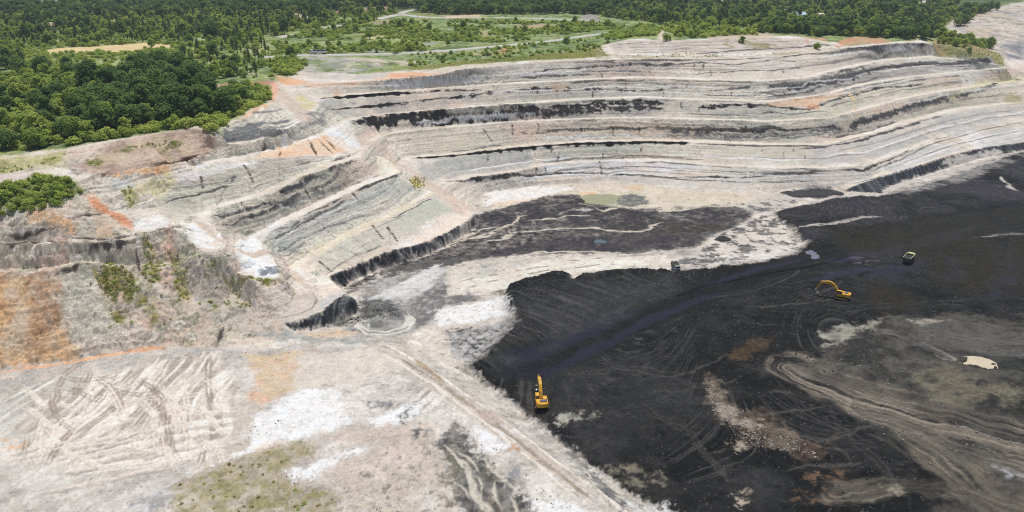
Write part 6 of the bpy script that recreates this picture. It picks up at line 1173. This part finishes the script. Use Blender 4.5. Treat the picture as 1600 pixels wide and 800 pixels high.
for i, (px, py, lab) in enumerate([(652, 29, 'pole where the upper gravel road bends'), (830, 30, 'pole beside the upper gravel road, left of the grey clearing'), (982, 35, 'pole right of the grey clearing behind the upper road'), (1072, 33, 'pole before the forest, left of the last pole'), (1132, 31, 'rightmost pole before the right forest'), (290, 76, 'tallest looking pole right of the sand bank'), (308, 54, 'pole behind the sand bank, further left'), (370, 66, 'pole right of the sand bank, by the tree line'), (563, 32, 'pole left of the road bend')]):
    x, y, z = spot(px, py)
    if pole0 is None:
        pole0 = root('utility_pole', x, y, z, .2, '', 'pole'); part('pole', M_POLE, [rod((0, 0, -1), (0, 0, 11), .16, 8)], pole0, 0); part('crossarm', M_POLE, [bx(-1.2, 1.2, -.08, .08, 10.2, 10.4)], pole0, 0)
        for q in (-1.1, 0, 1.1): part('insulator', M_WHITE, [cyl((q, 0, 10.52), .07, 'z', .24, 8)], pole0, 0)
        o = pole0
    else:
        o = pole0.copy(); COL.objects.link(o)
        for ch in pole0.children: c = ch.copy(); COL.objects.link(c); c.parent = o
    o.location = (x, y, z); o.rotation_euler.z = .2 + i * .3; tag(o, 'thin pale utility ' + lab, 'pole', 'utility poles on the plateau')
# heaps and boulders
def heap(px, py, rx, ry, h, rz, label, seed, mat):
    x, y, z = spot(px, py); n, m = 40, 14; V = [(0, 0, h)]; g = np.random.default_rng(seed)
    for i in range(1, m + 1):
        for j in range(n):
            a = 2 * math.pi * j / n; q = i / m; k = 1 + .16 * math.sin(2 * a + seed) + .09 * math.sin(5 * a + seed * 2)
            V.append((rx * q * k * math.cos(a), ry * q * k * math.sin(a), h * (1 - q ** 1.25) + (h * .12 * g.normal() if i < m else -.9)))
    F = [(0, 1 + j, 1 + (j + 1) % n) for j in range(n)] + [(1 + (i - 1) * n + j, 1 + i * n + j, 1 + i * n + (j + 1) % n, 1 + (i - 1) * n + (j + 1) % n) for i in range(1, m) for j in range(n)]
    o = mesh_obj('coal_heap', V, F, mat, smooth=True); o.location = (x, y, z); o.rotation_euler.z = rz; tag(o, label, 'heap', 'coal heaps on the pit floor')
heap(1272, 303, 14, 6.5, 2.6, .1, 'long dark coal heap at the foot of the far wall', 1, M_COAL); heap(1130, 375, 3.6, 2.2, 1.8, 0, 'small dark coal heap on the mottled pale floor', 2, M_COAL); heap(1232, 302, 4, 2.4, 1.2, .1, 'low coal heap just left of the long heap', 3, M_COAL)
def rock_geo(g, r):
    V = np.array([(-1, -1, -1), (1, -1, -1), (1, 1, -1), (-1, 1, -1), (-.7, -.7, .8), (.7, -.7, .8), (.7, .7, .8), (-.7, .7, .8)]) * (1 + g.uniform(-.35, .35, (8, 3))) * r * np.array([1, 1, .75]); a = g.uniform(0, 6.28); c, s = math.cos(a), math.sin(a)
    V = V @ np.array([[c, s, 0], [-s, c, 0], [0, 0, 1]]); return V, np.array([(3, 2, 1, 0), (4, 5, 6, 7), (0, 1, 5, 4), (1, 2, 6, 5), (2, 3, 7, 6), (3, 0, 4, 7)])
g = np.random.default_rng(5)
x, y, z = spot(744, 281); V, F = rock_geo(g, 1.1); tag(mesh_obj('boulder', V + np.array([x, y, z + .5]), F.tolist(), M_COAL), 'lone dark block on the pale lower bench of the far wall', 'boulder')
def rubble(name, P, n, rmin, rmax, mat, label, clump=None):
    W = world_line(P); lo, hi = W.min(0), W.max(0); X = g.uniform(lo[0], hi[0], n * 4); Y = g.uniform(lo[1], hi[1], n * 4); m, _ = in_poly(P, X, Y)
    if clump: m &= (.5 + .5 * fbm(X * clump[0], Y * clump[0], 77, 4)) > 1 - clump[1]
    X = X[m][:n]; Y = Y[m][:n]; Z = hgt(X, Y); VV = []; FF = []; k = 0
    for x, y, z in zip(X, Y, Z):
        r = rmin + (rmax - rmin) * g.random() ** 3; V, F = rock_geo(g, r); VV.append(V + np.array([x, y, z + r * .25])); FF.append(F + k); k += 8
    VV = np.concatenate(VV); FF = np.concatenate(FF)
    tag(mesh_obj(name, VV, FF.tolist(), mat), label, kind='stuff')
M_PALER = simple_mat('pale_stone', K(150, 142, 130), .9, nz=1.5); M_DARKR = simple_mat('grey_stone', K(128, 122, 114), .9, nz=1.5)
rubble('coal_rubble', [(800,620),(830,580),(960,540),(1200,470),(1420,470),(1300,560),(1380,690),(1450,800),(1060,800),(930,720)], 900, .08, .34, M_COAL, 'small loose coal lumps over the black floor', (.04, .4)); rubble('coal_rubble', [(793,462),(830,442),(885,431),(888,438),(830,450),(800,478)], 160, .15, .5, M_COAL, 'coal lumps along the edge of the seam'); rubble('coal_rubble', [(1140,490),(1200,492),(1190,515),(1140,510)], 70, .15, .5, M_COAL, 'coal lumps in a low pile beside the haul road')
rubble('pale_rubble', [(1108,590),(1130,640),(1250,690),(1285,720),(1160,695),(1110,640)], 420, .08, .32, M_PALER, 'pale broken stones strewn on the coal'); rubble('grey_rubble', [(1260,560),(1420,510),(1600,510),(1600,800),(1480,800),(1420,710),(1290,630)], 500, .08, .3, M_DARKR, 'grey stones on the spoil tracks', (.05, .4)); rubble('grey_rubble', [(400,660),(560,640),(700,650),(800,700),(900,800),(300,800)], 500, .06, .2, M_DARKR, 'grey stones on the near bench', (.06, .4)); rubble('grey_rubble', [(0,585),(200,553),(340,546),(450,530),(600,540),(420,556),(200,562),(0,600)], 170, .05, .2, M_DARKR, 'fallen stones at the foot of the front wall'); rubble('coal_rubble', [(560,470),(612,472),(624,494),(540,512),(480,518)], 120, .1, .36, M_COAL, 'coal lumps at the foot of the coal face')

# ------------------------------------------------------------------ thin air haze round the whole scene
hm = bpy.data.materials.new('haze'); hm.use_nodes = True; hn = hm.node_tree; hn.nodes.clear()
ho = hn.nodes.new('ShaderNodeOutputMaterial'); hv = hn.nodes.new('ShaderNodeVolumePrincipled'); hv.inputs['Color'].default_value = (.82, .90, 1.0, 1); hv.inputs['Density'].default_value = .00010; hv.inputs['Anisotropy'].default_value = 0.0
hn.links.new(hv.outputs[0], ho.inputs['Volume'])
hx = 9600.0
V = [(a, b, c) for c in (-8.0, 150.0) for b in (-hx, hx) for a in (-hx, hx)]
tag(mesh_obj('haze', V, [(0, 2, 3, 1), (4, 5, 7, 6), (0, 1, 5, 4), (1, 3, 7, 5), (3, 2, 6, 7), (2, 0, 4, 6)], hm), kind='stuff')
